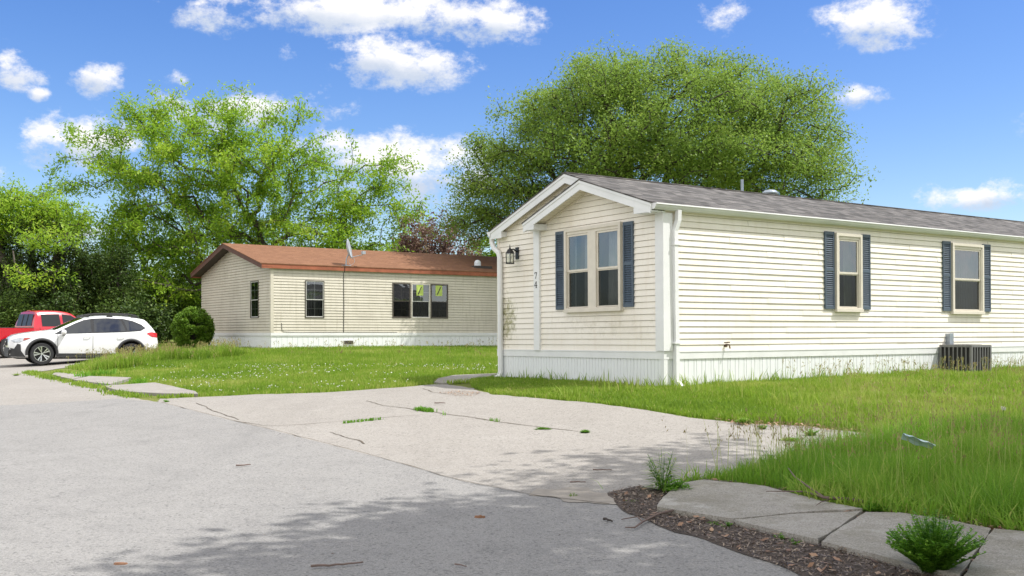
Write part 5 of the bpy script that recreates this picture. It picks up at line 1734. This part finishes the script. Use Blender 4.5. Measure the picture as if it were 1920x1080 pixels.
# round clipped bush: dense scale-like foliage in lumpy clusters
bx, by = -11.95, 38.6
Bz = h1(bx, by)
bush = empty('round_bush', (bx, by, Bz), label='dense rounded evergreen bush at the left corner of the brown roofed home', cat='bush')
cl = []
for i in range(320):
    v = rng.normal(0, 1, 3); v /= np.linalg.norm(v)
    if v[2] < -.75: continue
    cl.append(np.array([0, 0, .80]) + v * np.array([.70, .70, .80]) * (1 - .10 * rng.random()))
cl = np.array(cl)
outd = cl - np.array([0, 0, .7]); outd /= np.linalg.norm(outd, axis=1, keepdims=True)
q, f, r = leaves(cl, outd, 150, .055, .075, asp=.5, stretch=.10)
np_mesh('foliage', q, f, M_LEAFJ, bush, rnd=r)
mb = MB(); mb.tube([(0, 0, -.2), (0, 0, .5), (0.05, 0, .9)], [.06, .05, .02], 7)
for k in range(10):
    a = k * .63
    mb.tube([(0, 0, .3 + .04 * k), (.5 * math.cos(a), .5 * math.sin(a), .6 + .08 * k)], [.025, .01], 5)
mb.build('trunk', M_BARKD, bush)


# ------------------------------------------------------------------ grass
def blades(x, y, h, w, lean, name, mat_, seg=True, zoff=0.0, rb=0.0, parent=None):
    n = len(x)
    z = H(x, y) + zoff
    az = rng.random(n) * 2 * math.pi
    dx, dy = np.cos(az), np.sin(az)
    la = np.abs(rng.normal(0, lean, n)) * h
    fa = rng.random(n) * 2 * math.pi
    wx, wy = np.cos(fa) * w * .5, np.sin(fa) * w * .5
    p0 = np.stack([x - wx, y - wy, z - .01], -1); p1 = np.stack([x + wx, y + wy, z - .01], -1)
    if seg:
        mx_, my_, mz = x + dx * la * .35, y + dy * la * .35, z + h * .58
        p2 = np.stack([mx_ - wx * .75, my_ - wy * .75, mz], -1); p3 = np.stack([mx_ + wx * .75, my_ + wy * .75, mz], -1)
        p4 = np.stack([x + dx * la, y + dy * la, z + h], -1)
        V_ = np.stack([p0, p1, p2, p3, p4], 1).reshape(-1, 3)
        b = (np.arange(n) * 5)[:, None]
        Fv = np.concatenate([np.concatenate([b, b + 1, b + 3], 1), np.concatenate([b, b + 3, b + 2], 1), np.concatenate([b + 2, b + 3, b + 4], 1)], 1).reshape(-1, 3)
        k = 3
    else:
        p4 = np.stack([x + dx * la, y + dy * la, z + h], -1)
        V_ = np.stack([p0, p1, p4], 1).reshape(-1, 3)
        Fv = np.arange(n * 3).reshape(-1, 3); k = 1
    pat = vnoise(x, y, 2.4, 20) * .45 + vnoise(x, y, .8, 21) * .35 + vnoise(x, y, .25, 22) * .2
    r = np.clip(.40 * rng.random(n) + 1.0 * (pat - .28) + rb + np.where(rng.random(n) < .05, .6, 0), 0, 1)
    return np_mesh(name, V_, Fv, mat_, parent, rnd=np.repeat(r, k))


def scatter(P, dens, bounds=None):
    xs = [p[0] for p in P]; ys = [p[1] for p in P]
    A = (max(xs) - min(xs)) * (max(ys) - min(ys))
    n = int(A * dens)
    x = rng.uniform(min(xs), max(xs), n); y = rng.uniform(min(ys), max(ys), n)
    k = inside(P, x, y)
    return x[k], y[k]


# footprint exclusions
def local(root, x, y):
    dx, dy = x - root[0], y - root[1]
    return dx * BD[0] + dy * BD[1], dx * AD[0] + dy * AD[1]
def clear(x, y):
    k = np.ones(len(x), bool)
    v, u = local((2.457, 16.65), x, y); k &= ~((v > -.02) & (v < 18) & (u > -.02) & (u < WID))
    v, u = local((-8.51, 36.4), x, y); k &= ~((v > -.02) & (v < 22) & (u > -.02) & (u < W2))
    v, u = local((ax_, ay_), x, y); k &= ~((v > 0) & (v < .7) & (u > 0) & (u < .7))
    return k
PV = [poly([(193, 728), (289, 722), (367, 739), (371, 744), (300, 743), (224, 738)]), poly([(138, 716), (167, 709), (247, 712), (228, 719), (206, 725), (167, 721)]),
      poly([(96, 706), (109, 700), (158, 700), (165, 708), (135, 715)]),
      poly([(815, 719), (822, 712), (850, 706), (937, 702), (960, 704), (960, 708), (930, 712), (870, 719), (830, 722)])]
def unpaved(x, y):
    k = np.ones(len(x), bool)
    for p in PV: k &= ~inside(p, x, y)
    return k

LAWN2 = poly([(371, 744), (480, 741), (600, 737), (740, 727), (812, 721), (812, 712), (850, 704), (937, 700)]) + [(1.0, 24.0), (6, 30), (12, 40), (12, 52), (-26, 52), (-17, 44), (-12.5, 38), (-10.4, 34.6), (-9.0, 32.0), (-9.9, 30.6)] + \
    poly([(160, 686), (150, 694), (170, 706), (255, 714), (292, 722), (340, 732)])
x, y = scatter(LAWN2, 800)
k = clear(x, y) & unpaved(x, y)
d = np.hypot(x, y)
k &= rng.random(len(x)) < np.clip(1.35 - d / 50, .45, 1)
x, y = x[k], y[k]
# mown front, longer band behind
px_ = 960 + FP * x / y; py_ = 625 + FP * (EYE - H(x, y)) / y
bandy = 690 + (px_ - 300) * 0.0 - 4 * np.sin(px_ / 90.)
tall = py_ < bandy
edge = (px_ < 330) & (py_ < 700)
lf = np.clip((430 - px_) / 130, 0, 1)
h = np.where(tall, .065 + .07 * rng.random(len(x)) + lf * (.05 + .05 * rng.random(len(x))), .045 + .045 * rng.random(len(x)))
h = h * (.7 + .6 * vnoise(x, y, .6, 31))
w = .012 + .00045 * y
blades(x, y, h, w * (1 + .4 * rng.random(len(x))), .35, 'lawn_grass', M_GRASS, False, rb=.12).__setitem__('kind', 'stuff')
print('lawn2', len(x))
# tall seedy grass in front of the car
EDG = poly([(150, 692), (190, 690), (330, 676), (420, 676), (420, 684), (330, 692), (240, 700), (185, 704)])
EDG2 = [( -10.8, 30.2), (-9.2, 30.0), (-8.2, 32.5), (-9.6, 34.0), (-10.2, 33.2), (-9.5, 31.8)]
P = poly([(118, 690), (215, 680), (300, 672), (330, 672), (340, 680), (260, 690), (190, 697), (150, 696)])
x, y = scatter(P, 900); k = clear(x, y); x, y = x[k], y[k]
x2, y2 = scatter(EDG2, 700); x = np.concatenate([x, x2]); y = np.concatenate([y, y2])
pxx = 960 + FP * x / y
h = (.22 + .20 * rng.random(len(x))) * (.5 + .8 * vnoise(x, y, .7, 41)) * np.clip((pxx - 95) / 130, .2, 1)
k = rng.random(len(x)) < np.clip((pxx - 100) / 110, .15, 1); x, y, h = x[k], y[k], h[k]
blades(x, y, h, .016 + .012 * rng.random(len(x)), .35, 'tall_grass', M_GRASS, True, rb=.1).__setitem__('kind', 'stuff')


def seedheads(x, y, h, name, size=.05, spread=.018):
    """thin stalks with a loose drooping panicle"""
    n = len(x)
    z = H(x, y)
    az = rng.random(n) * 6.283; le = np.abs(rng.normal(0, .16, n)) * h
    tx_ = x + np.cos(az) * le; ty_ = y + np.sin(az) * le; tz = z + h
    vs = []; fs = []; rr_ = []
    w = .0014 + .00010 * y
    fa = rng.random(n) * 6.283
    ex, ey = np.cos(fa) * w, np.sin(fa) * w
    A = np.stack([x - ex, y - ey, z], -1); B_ = np.stack([x + ex, y + ey, z], -1); C_ = np.stack([tx_ + ex * .6, ty_ + ey * .6, tz], -1); D_ = np.stack([tx_ - ex * .6, ty_ - ey * .6, tz], -1)
    V1 = np.stack([A, B_, C_, D_], 1).reshape(-1, 3)
    base = len(V1)
    m_ = 7
    tp = np.stack([tx_, ty_, tz], -1)
    st = np.stack([x, y, z], -1)
    f = rng.random((n, m_, 1)) ** 1.2 * .24
    c = tp[:, None] * (1 - f) + st[:, None] * f + rng.normal(0, 1, (n, m_, 3)) * spread * np.array([1, 1, .6])
    c = c.reshape(-1, 3)
    N_ = len(c)
    s = size * (.5 + .7 * rng.random(N_))[:, None]
    a = np.stack([rng.normal(0, .35, N_), rng.normal(0, .35, N_), np.ones(N_)], -1); a /= np.linalg.norm(a, axis=1, keepdims=True)
    az = rng.random(N_) * 6.283
    b = np.stack([np.cos(az), np.sin(az), np.zeros(N_)], -1)
    V2_ = np.stack([c - a * s * .5, c + b * s * .14, c + a * s * .5, c - b * s * .14], 1).reshape(-1, 3)
    V_ = np.concatenate([V1, V2_])
    Fv = np.arange(len(V_)).reshape(-1, 4)
    r = np.concatenate([np.full(n, 1.0), np.repeat(rng.random(n) * .7, m_)])
    o = np_mesh(name, V_, Fv, M_SEED, rnd=r)
    o['kind'] = 'stuff'
    return o


x, y = scatter(P, 26); x2, y2 = scatter(EDG2, 30); x3, y3 = scatter(LAWN2, 1.2)
k = clear(x3, y3); x3, y3 = x3[k], y3[k]; pyy = 625 + FP * (EYE - H(x3, y3)) / y3; k = pyy < 684; x3, y3 = x3[k], y3[k]
pxx = 960 + FP * x / y; k = rng.random(len(x)) < np.clip((pxx - 120) / 120, 0, 1); x, y = x[k], y[k]
hh_ = np.concatenate([.34 + .22 * rng.random(len(x)), .34 + .25 * rng.random(len(x2)), .22 + .2 * rng.random(len(x3))])
seedheads(np.concatenate([x, x2, x3]), np.concatenate([y, y2, y3]), hh_, 'grass_seed_heads', .07, .03)

# near house lawn
LAWN1 = poly([(886, 727), (880, 718), (905, 714), (948, 712)]) + [(-.2, 20.4), (2.4, 16.7), (14, 24.6), (22, 26), (22, 13.0), (13, 11.0), (8.0, 11.6)] + \
    poly([(1690, 824), (1600, 809), (1480, 797), (1380, 793), (1290, 783), (1200, 767), (1100, 756), (1005, 747), (927, 740)])
x, y = scatter(LAWN1, 2600)
k = clear(x, y); x, y = x[k], y[k]
k = rng.random(len(x)) < np.clip(1.5 - np.hypot(x, y) / 26, .35, 1) * np.clip(1.9 - x / 10, .3, 1); x, y = x[k], y[k]
tl = np.clip((x - 2.5) / 5.0, 0, 1)
h = (.05 + .045 * rng.random(len(x))) * (1 - tl) + (.09 + .13 * rng.random(len(x))) * tl
v_, u_ = local((2.457, 16.65), x, y)
nearwall = np.exp(-((np.abs(u_) if False else np.minimum(np.abs(u_), np.abs(v_))) / .22) ** 2) * (rng.random(len(x)) < .12)
h = h * (.65 + .7 * vnoise(x, y, .5, 51)) + nearwall * .25 * rng.random(len(x))
blades(x, y, h, (.006 + .0005 * y) * (1 + .5 * rng.random(len(x))), .38, 'lawn_grass', M_GRASS, True, rb=.08).__setitem__('kind', 'stuff')
print('lawn1', len(x))
x, y = scatter(LAWN1, 9.0); k = clear(x, y) & (x > 4.5); x, y = x[k], y[k]
seedheads(x, y, .30 + .22 * rng.random(len(x)), 'grass_seed_heads', .045, .02)

# foreground island of long grass
ISL = poly([(1262, 930), (1290, 908), (1330, 905), (1390, 910), (1440, 917), (1482, 928), (1540, 945), (1580, 952), (1630, 962), (1700, 968), (1800, 980), (1860, 992), (1920, 1000), (2200, 1030)]) + \
    [(9.0, 8.2), (16, 9.5), (13, 11.2), (8.0, 11.8)] + poly([(1690, 826), (1640, 842), (1520, 864), (1400, 884), (1320, 900)])
x, y = scatter(ISL, 3000)
k = rng.random(len(x)) < np.clip(1.75 - x / 5.5, .25, 1); x, y = x[k], y[k]
h = (.13 + .25 * rng.random(len(x))) * (.6 + .7 * vnoise(x, y, .45, 61))
eb = np.clip((x - 1.6) / 1.2, .35, 1.0)
h *= eb
blades(x, y, h, .004 + .010 * rng.random(len(x)) ** 2, .5, 'long_grass', M_GRASSD, True).__setitem__('kind', 'stuff')
print('island', len(x))
x, y = scatter(ISL, 30); k = y > 7.6; x, y = x[k], y[k]
x2, y2 = scatter(poly([(1290, 905), (1440, 880), (1660, 838), (1700, 850), (1480, 905), (1330, 915)]), 60)
seedheads(np.concatenate([x, x2]), np.concatenate([y, y2]), .36 + .26 * rng.random(len(x) + len(x2)), 'grass_seed_heads', .036, .015)
# sparse edge tufts where grass meets paving
def strip(pts, wdt, dens, h0, h1_, mat_=M_GRASS, name='edge_grass', ww=.008, lean=.6):
    Pp = poly(pts); xs = []; ys = []
    for a, b in zip(Pp[:-1], Pp[1:]):
        L = math.hypot(b[0] - a[0], b[1] - a[1]); n = int(L * dens)
        t_ = rng.random(n); o = rng.normal(0, wdt, (n, 2))
        xs.append(a[0] + (b[0] - a[0]) * t_ + o[:, 0]); ys.append(a[1] + (b[1] - a[1]) * t_ + o[:, 1])
    x = np.concatenate(xs); y = np.concatenate(ys)
    k = vnoise(x, y, .35, 71) > .42
    x, y = x[k], y[k]
    o = blades(x, y, h0 + (h1_ - h0) * rng.random(len(x)), ww * (1 + .5 * rng.random(len(x))), lean, name, mat_, True, zoff=.02, rb=.1)
    o['kind'] = 'stuff'
strip([(52, 699), (75, 706), (110, 713), (150, 722), (190, 731), (225, 741), (260, 747), (300, 749), (335, 746), (372, 745)], .09, 230, .03, .085, ww=.018)
strip([(195, 727), (230, 724), (262, 720), (285, 722)], .10, 300, .06, .14, M_WEED, ww=.02)
strip([(110, 701), (165, 706)], .10, 260, .05, .12, ww=.02)
strip([(165, 709), (190, 706), (205, 705)], .18, 300, .08, .2, M_WEED, ww=.025)
strip([(825, 722), (880, 719), (935, 711)], .05, 260, .04, .10, ww=.012)
strip([(1145, 925), (1180, 922), (1225, 920), (1255, 930)], .08, 260, .05, .14, M_GRASSD)
strip([(1290, 910), (1330, 908), (1390, 914), (1440, 922), (1482, 933), (1540, 950), (1580, 957), (1640, 967), (1700, 974), (1800, 986), (1860, 997), (1930, 1006)], .05, 420, .05, .22, M_GRASSD, lean=1.0, ww=.009)
strip([(640, 796), (700, 790), (735, 786)], .015, 160, .015, .04, M_WEED, 'crack_weeds', .014)
strip([(782, 770), (820, 776), (870, 783)], .03, 420, .03, .06, M_WEED, 'crack_weeds', .016)
strip([(880, 785), (940, 793), (960, 797)], .02, 90, .02, .05, M_WEED, 'crack_weeds', .014)
# white clover in the mown lawn
x, y = scatter(LAWN2, 13); k = clear(x, y) & unpaved(x, y); x, y = x[k], y[k]
pyy = 625 + FP * (EYE - H(x, y)) / y; pxx = 960 + FP * x / y
k = (pyy > 688) & (vnoise(x, y, 1.3, 81) > .40) & (pxx > 250); x, y = x[k], y[k]
c = np.stack([x, y, H(x, y) + .085 + .02 * rng.random(len(x))], -1)
q, f, r = leaves(c, np.zeros_like(c), 4, .006, .019, asp=1.0)
np_mesh('clover_flowers', q, f, M_CLOVER, rnd=r)['kind'] = 'stuff'
# leaf litter along the end of the driveway and beside the slab, wood chips in the soil strip
def litter(P, dens, size, mat_, name, zoff, asp=.5, flat=.25, keep=None):
    x, y = scatter(P, dens)
    if keep is not None: k = keep(x, y); x, y = x[k], y[k]
    n = len(x)
    az = rng.random(n) * 6.283; ti = rng.normal(0, flat, n); t2 = rng.normal(0, flat, n)
    a = np.stack([np.cos(az) * np.cos(ti), np.sin(az) * np.cos(ti), np.sin(ti)], -1)
    b = np.stack([-np.sin(az) * np.cos(t2), np.cos(az) * np.cos(t2), np.sin(t2)], -1)
    s = size * (.4 + .9 * rng.random(n))[:, None]
    p = np.stack([x, y, H(x, y) + zoff + .010 * rng.random(n)], -1)
    V_ = np.stack([p - a * s * .5, p + b * s * asp * .5 + a * s * .1, p + a * s * .5, p - b * s * asp * .5 - a * s * .05], 1).reshape(-1, 3)
    o = np_mesh(name, V_, np.arange(n * 4).reshape(-1, 4), mat_, rnd=rng.random(n))
    o['kind'] = 'stuff'
    return o
LIT = poly([(1330, 788), (1400, 793), (1480, 797), (1600, 806), (1720, 815), (1850, 800), (1920, 795), (1920, 812), (1760, 838), (1690, 832), (1600, 815), (1480, 805), (1380, 800)])
litter(LIT, 420, .055, M_DRY, 'leaf_litter', .03)
litter(poly([(1440, 925), (1540, 945), (1640, 962), (1760, 975), (1920, 998), (1920, 1012), (1850, 1008), (1770, 990), (1690, 978), (1600, 968), (1500, 940)]), 480, .05, M_DRY, 'leaf_litter', .045)
litter(MUL, 2600, .034, M_CHIP, 'wood_chips', .035, .28, .3, keep=lambda x, y: ~inside(ISL, x, y) | (rng.random(len(x)) < .1))
litter(MUL, 60, .06, M_DRY, 'leaf_litter', .045, keep=lambda x, y: ~inside(ISL, x, y))
litter(poly([(300, 800), (900, 760), (1300, 800), (1500, 900), (1500, 1075), (400, 1075)]), 3.0, .022, M_CHIP, 'road_debris', .027, .5, .2)
litter(poly([(820, 738), (850, 735), (905, 737), (890, 745), (850, 744)]), 900, .03, M_DRY, 'leaf_litter', .02, .6, .15)


# ------------------------------------------------------------------ single plants and rubbish
def plant(name, px, py, label, stems, hgt, spread, leaf, nl, mat_, cat='weed', narrow=.25, up=.6, curve=.3, twoside=True, dy=0.0):
    X, Y = G(px, py)
    z = h1(X, Y)
    R = empty(name, (X, Y, z), label=label, cat=cat)
    mb = MB()
    q = []; rr_ = []
    for s_ in range(stems):
        az = rng.random() * 6.283; tl_ = spread * (rng.random() ** .6)
        hh_ = hgt * (1 - .45 * (tl_ / max(spread, .001)) ** 1.5) * (.75 + .35 * rng.random())
        dx, dy_ = math.cos(az), math.sin(az)
        P = []
        for i in range(6):
            f = i / 5
            P.append(np.array([dx * tl_ * (f * (1 - curve) + curve * f * f), dy_ * tl_ * (f * (1 - curve) + curve * f * f), hh_ * (f - .12 * f * f * curve)]))
        mb.tube([tuple(p) for p in P], [.004, .0035, .003, .0025, .002, .001], 4)
        for k in range(nl):
            f = .12 + .88 * k / nl
            i = min(4, int(f * 5)); g = f * 5 - i
            c = P[i] * (1 - g) + P[i + 1] * g
            for sd in ((-1, 1) if twoside else (1,)):
                a = az + sd * 1.3 + rng.normal(0, .5)
                el = up * (.4 + .8 * rng.random())
                L = leaf * (1.15 - .7 * f) * (.7 + .6 * rng.random())
                d_ = np.array([math.cos(a) * math.cos(el), math.sin(a) * math.cos(el), math.sin(el)])
                side = np.cross(d_, [0, 0, 1]); side /= np.linalg.norm(side) + 1e-6
                mid = c + d_ * L * .5; tip = c + d_ * L + np.array([0, 0, -.15 * L])
                q.append([c, mid + side * L * narrow * .5, tip, mid - side * L * narrow * .5]); rr_.append(rng.random())
    mb.build('stem', M_WEED if True else M_TWIG, R)
    V_ = np.array(q).reshape(-1, 3)
    np_mesh('leaves', V_, np.arange(len(V_)).reshape(-1, 4), mat_, R, rnd=np.array(rr_))
    return R
# stems use a leaf material that reads a face attribute; without it the darkest green is used
plant('feathery_weed', 1752, 1085, 'bushy feathery green weed growing over the slab at the bottom right corner', 150, .40, .30, .050, 26, M_WEED, narrow=.62, up=.62, curve=.3)
plant('tall_weed', 1243, 925, 'tall narrow-leaved weed standing at the tip of the long grass', 13, .50, .15, .17, 13, M_GRASSD, narrow=.09, up=.35)
plant('leafy_weed', 1262, 930, 'low leafy clump at the foot of the tall weed', 26, .16, .20, .07, 5, M_WEED, narrow=.5)
plant('leafy_weed', 1018, 806, 'flat green weed in the driveway crack, the wider of the two clumps', 30, .035, .16, .05, 4, M_WEED, narrow=.6, up=.3)
plant('leafy_weed', 1097, 813, 'small dark weed clump at the end of the driveway crack', 16, .06, .08, .05, 4, M_WEED, narrow=.6, up=.5)
plant('leafy_weed', 1268, 722, 'thick grassy weed clump at the foot of the near corner downspout', 60, .30, .30, .16, 7, M_GRASSD, narrow=.12, up=.9)
plant('leafy_weed', 1396, 797, 'dark weed clump on the edge of the driveway and leaf litter', 30, .11, .16, .07, 5, M_GRASSD, narrow=.3)
plant('leafy_weed', 1430, 806, 'small bright weed standing alone on the driveway end', 14, .08, .07, .05, 4, M_WEED, narrow=.6)
plant('leafy_weed', 1522, 818, 'pale green weed clump on the sandy driveway end', 24, .10, .13, .06, 5, M_WEED, narrow=.4)
plant('leafy_weed', 1480, 828, 'flat brownish green weed below the pale clump on the driveway end', 24, .05, .15, .06, 4, M_GRASSD, narrow=.4)
plant('leafy_weed', 1363, 994, 'small three-leaved weed in the wood chips below the slab crack', 8, .07, .05, .035, 5, M_WEED, narrow=.7)
plant('leafy_weed', 1338, 990, 'thin grassy sprig in the wood chips at the slab edge', 7, .07, .04, .05, 3, M_WEED, narrow=.2)
plant('leafy_weed', 1462, 1018, 'sprig of weed at the lower edge of the middle slab piece', 9, .07, .06, .035, 5, M_WEED, narrow=.6)
plant('leafy_weed', 1490, 1026, 'second sprig at the lower edge of the middle slab piece, towards its corner', 10, .06, .08, .035, 5, M_WEED, narrow=.6)
plant('leafy_weed', 1187, 946, 'flat weed rosette in the soil beside the driveway tip', 12, .035, .10, .04, 4, M_WEED, narrow=.6)
plant('leafy_weed', 1640, 968, 'broad-leaved weed where the dead branch meets the long grass', 26, .12, .14, .07, 5, M_WEED, narrow=.5)
plant('leafy_weed', 1868, 985, 'broad-leaved dock weed at the right edge of the long grass above the slab', 30, .12, .22, .10, 5, M_WEED, narrow=.4)
plant('leafy_weed', 1075, 936, 'wispy grass tuft on the sand between road and driveway', 9, .06, .06, .05, 3, M_GRASS, narrow=.12)
plant('leafy_weed', 30, 705, 'small pale weed clump on the paving left of the broken slabs', 16, .09, .22, .07, 4, M_GRASS, narrow=.3)
plant('leafy_weed', 312, 755, 'tiny weed beside the seam where road and driveway meet', 10, .05, .08, .05, 4, M_WEED, narrow=.5)


def stick(name, pts, r, mat_, label, cat, z=.035, group=None):
    P = poly(pts)
    mb = MB()
    cx_, cy_ = P[0]
    z0 = h1(cx_, cy_)
    L = []
    for i in range(len(P) - 1):
        for j in range(4):
            f = j / 4
            L.append((P[i][0] + (P[i + 1][0] - P[i][0]) * f - cx_ + random.uniform(-.004, .004), P[i][1] + (P[i + 1][1] - P[i][1]) * f - cy_ + random.uniform(-.004, .004)))
    L.append((P[-1][0] - cx_, P[-1][1] - cy_))
    T_ = [(a, b, h1(a + cx_, b + cy_) - z0 + z + random.uniform(0, .006)) for a, b in L]
    n = len(T_)
    mb.tube(T_, [r * (1 - .5 * i / n) for i in range(n)], 6)
    o = mb.build(name, mat_, None, loc=(cx_, cy_, z0))
    return tag(o, label, cat, group)
stick('stick', [(584, 1074), (630, 1071), (681, 1066)], .008, M_TWIG, 'long thin stick lying on the road at the bottom edge', 'stick')
stick('stick', [(443, 880), (470, 878)], .008, M_TWIG, 'short pale stick on the sunny road left of centre', 'stick')
stick('stick', [(1068, 911), (1098, 912)], .007, M_TWIG, 'dark twig beside the sand at the driveway edge', 'stick')
stick('stick', [(1112, 888), (1147, 888)], .007, M_TWIG, 'dark twig in the shade on the driveway', 'stick')
stick('stick', [(815, 760), (835, 760)], .009, M_TWIG, 'thin dark twig on the driveway above the crack weeds', 'stick')
stick('stick', [(854, 1069), (875, 1074)], .005, M_TWIG, 'tiny dark twig at the bottom edge of the road', 'stick')
stick('stick', [(1132, 982), (1148, 987)], .010, M_BARKD, 'dark chip of bark lying on the road near the soil strip', 'stick')
def chunk(px, py, L, W_, Hh, label, mat_):
    X, Y = G(px, py)
    mb = MB()
    n = 10; top = []; botm = []
    for i in range(n):
        a = 2 * math.pi * i / n
        k_ = .75 + .35 * random.random()
        top.append((L / 2 * math.cos(a) * k_ * .85, W_ / 2 * math.sin(a) * k_ * .8, Hh * (.6 + .5 * random.random())))
        botm.append((L / 2 * math.cos(a) * k_, W_ / 2 * math.sin(a) * k_, 0))
    ti = [mb.vt(p) for p in top]; bi = [mb.vt(p) for p in botm]
    mb.fi(ti)
    for i in range(n): mb.fi((bi[i], bi[(i + 1) % n], ti[(i + 1) % n], ti[i]))
    o = mb.build('bark_piece', mat_, None, loc=(X, Y, h1(X, Y) + .022))
    return tag(o, label, 'bark piece')
chunk(899, 976, .085, .05, .018, 'flat rusty brown bark piece on the shaded road', M_RUST)
chunk(225, 1065, .10, .04, .01, 'thin brown bark piece at the bottom left of the road', M_RUST)
chunk(1302, 968, .07, .06, .03, 'grey stone-like lump at the near corner of the broken slab', M_CONC)
# dead branch lying over the slab
mb = MB()
Pb = poly([(1618, 961), (1590, 958), (1545, 956), (1520, 944), (1490, 930), (1478, 922)])
cx_, cy_ = Pb[0]; z0 = h1(cx_, cy_)
def hp(p, dz): return (p[0] - cx_, p[1] - cy_, h1(*p) - z0 + dz)
mb.tube([hp(p, d) for p, d in zip(Pb, (.085, .09, .095, .12, .16, .20))], [.014, .013, .011, .009, .006, .004], 7)
Pc = poly([(1545, 956), (1510, 943), (1475, 941), (1436, 941)])
mb.tube([hp(p, d) for p, d in zip(Pc, (.095, .09, .085, .085))], [.009, .007, .005, .003], 6)
Pd = poly([(1560, 957), (1540, 962), (1530, 968)])
mb.tube([hp(p, d) for p, d in zip(Pd, (.09, .085, .08))], [.005, .004, .002], 5)
o = mb.build('dead_branch', M_TWIG, None, smooth=True, loc=(cx_, cy_, z0)); tag(o, 'forked dead branch lying across the slab edge in front of the long grass', 'branch')
mb = MB()
Pb = poly([(1262, 972), (1235, 976), (1205, 990), (1190, 1000), (1172, 998)])
cx_, cy_ = Pb[0]; z0 = h1(cx_, cy_)
mb.tube([hp(p, d) for p, d in zip(Pb, (.06, .05, .045, .04, .035))], [.010, .009, .008, .006, .004], 6)
Pc = poly([(1205, 990), (1195, 980), (1165, 983)])
mb.tube([hp(p, d) for p, d in zip(Pc, (.045, .045, .035))], [.006, .005, .003], 6)
o = mb.build('dead_branch', M_TWIG, None, smooth=True, loc=(cx_, cy_, z0)); tag(o, 'small crooked dead branch on the wood chips at the left end of the slab', 'branch')
# crumpled plastic wrapper in the grass
X, Y = G(1722, 900)
mb = MB()
g = []
for i in range(9):
    row = []
    for j in range(6):
        u_ = i / 8 * .24 - .12; v_ = (j / 5 - .5) * .11 * (1 - .35 * abs(i / 8 - .4))
        row.append(mb.vt((u_, v_ * .8 + random.uniform(-.006, .006), .20 - .34 * (u_ + .12) + .035 * math.cos(v_ * 22) + random.uniform(-.007, .007) - v_ * .4)))
    g.append(row)
for i in range(8):
    for j in range(5): mb.fi((g[i][j], g[i + 1][j], g[i + 1][j + 1], g[i][j + 1]))
o = mb.build('plastic_wrapper', M_PLAST, None, loc=(X, Y, h1(X, Y) + .12)); tag(o, 'crumpled pale blue and white plastic wrapper caught in the long grass', 'litter')
o.scale = (1.15, 1.3, 1.25)
md = o.modifiers.new('t', 'SOLIDIFY'); md.thickness = .002
# white dandelion head
X, Y = G(1880, 832)
R = empty('dandelion', (X, Y, h1(X, Y)), label='white dandelion seed head above the long grass at the right edge', cat='flower')
mb = MB(); mb.tube([(0, 0, 0), (.01, 0, .38)], .003, 5); mb.build('stem', M_WEED, R)
c = np.repeat(np.array([[.01, 0, .39]]), 1, 0); q, f, r = leaves(c, np.zeros_like(c), 60, .013, .02, asp=.6); np_mesh('seed_head', q, f, M_CLOVER, R, rnd=r)
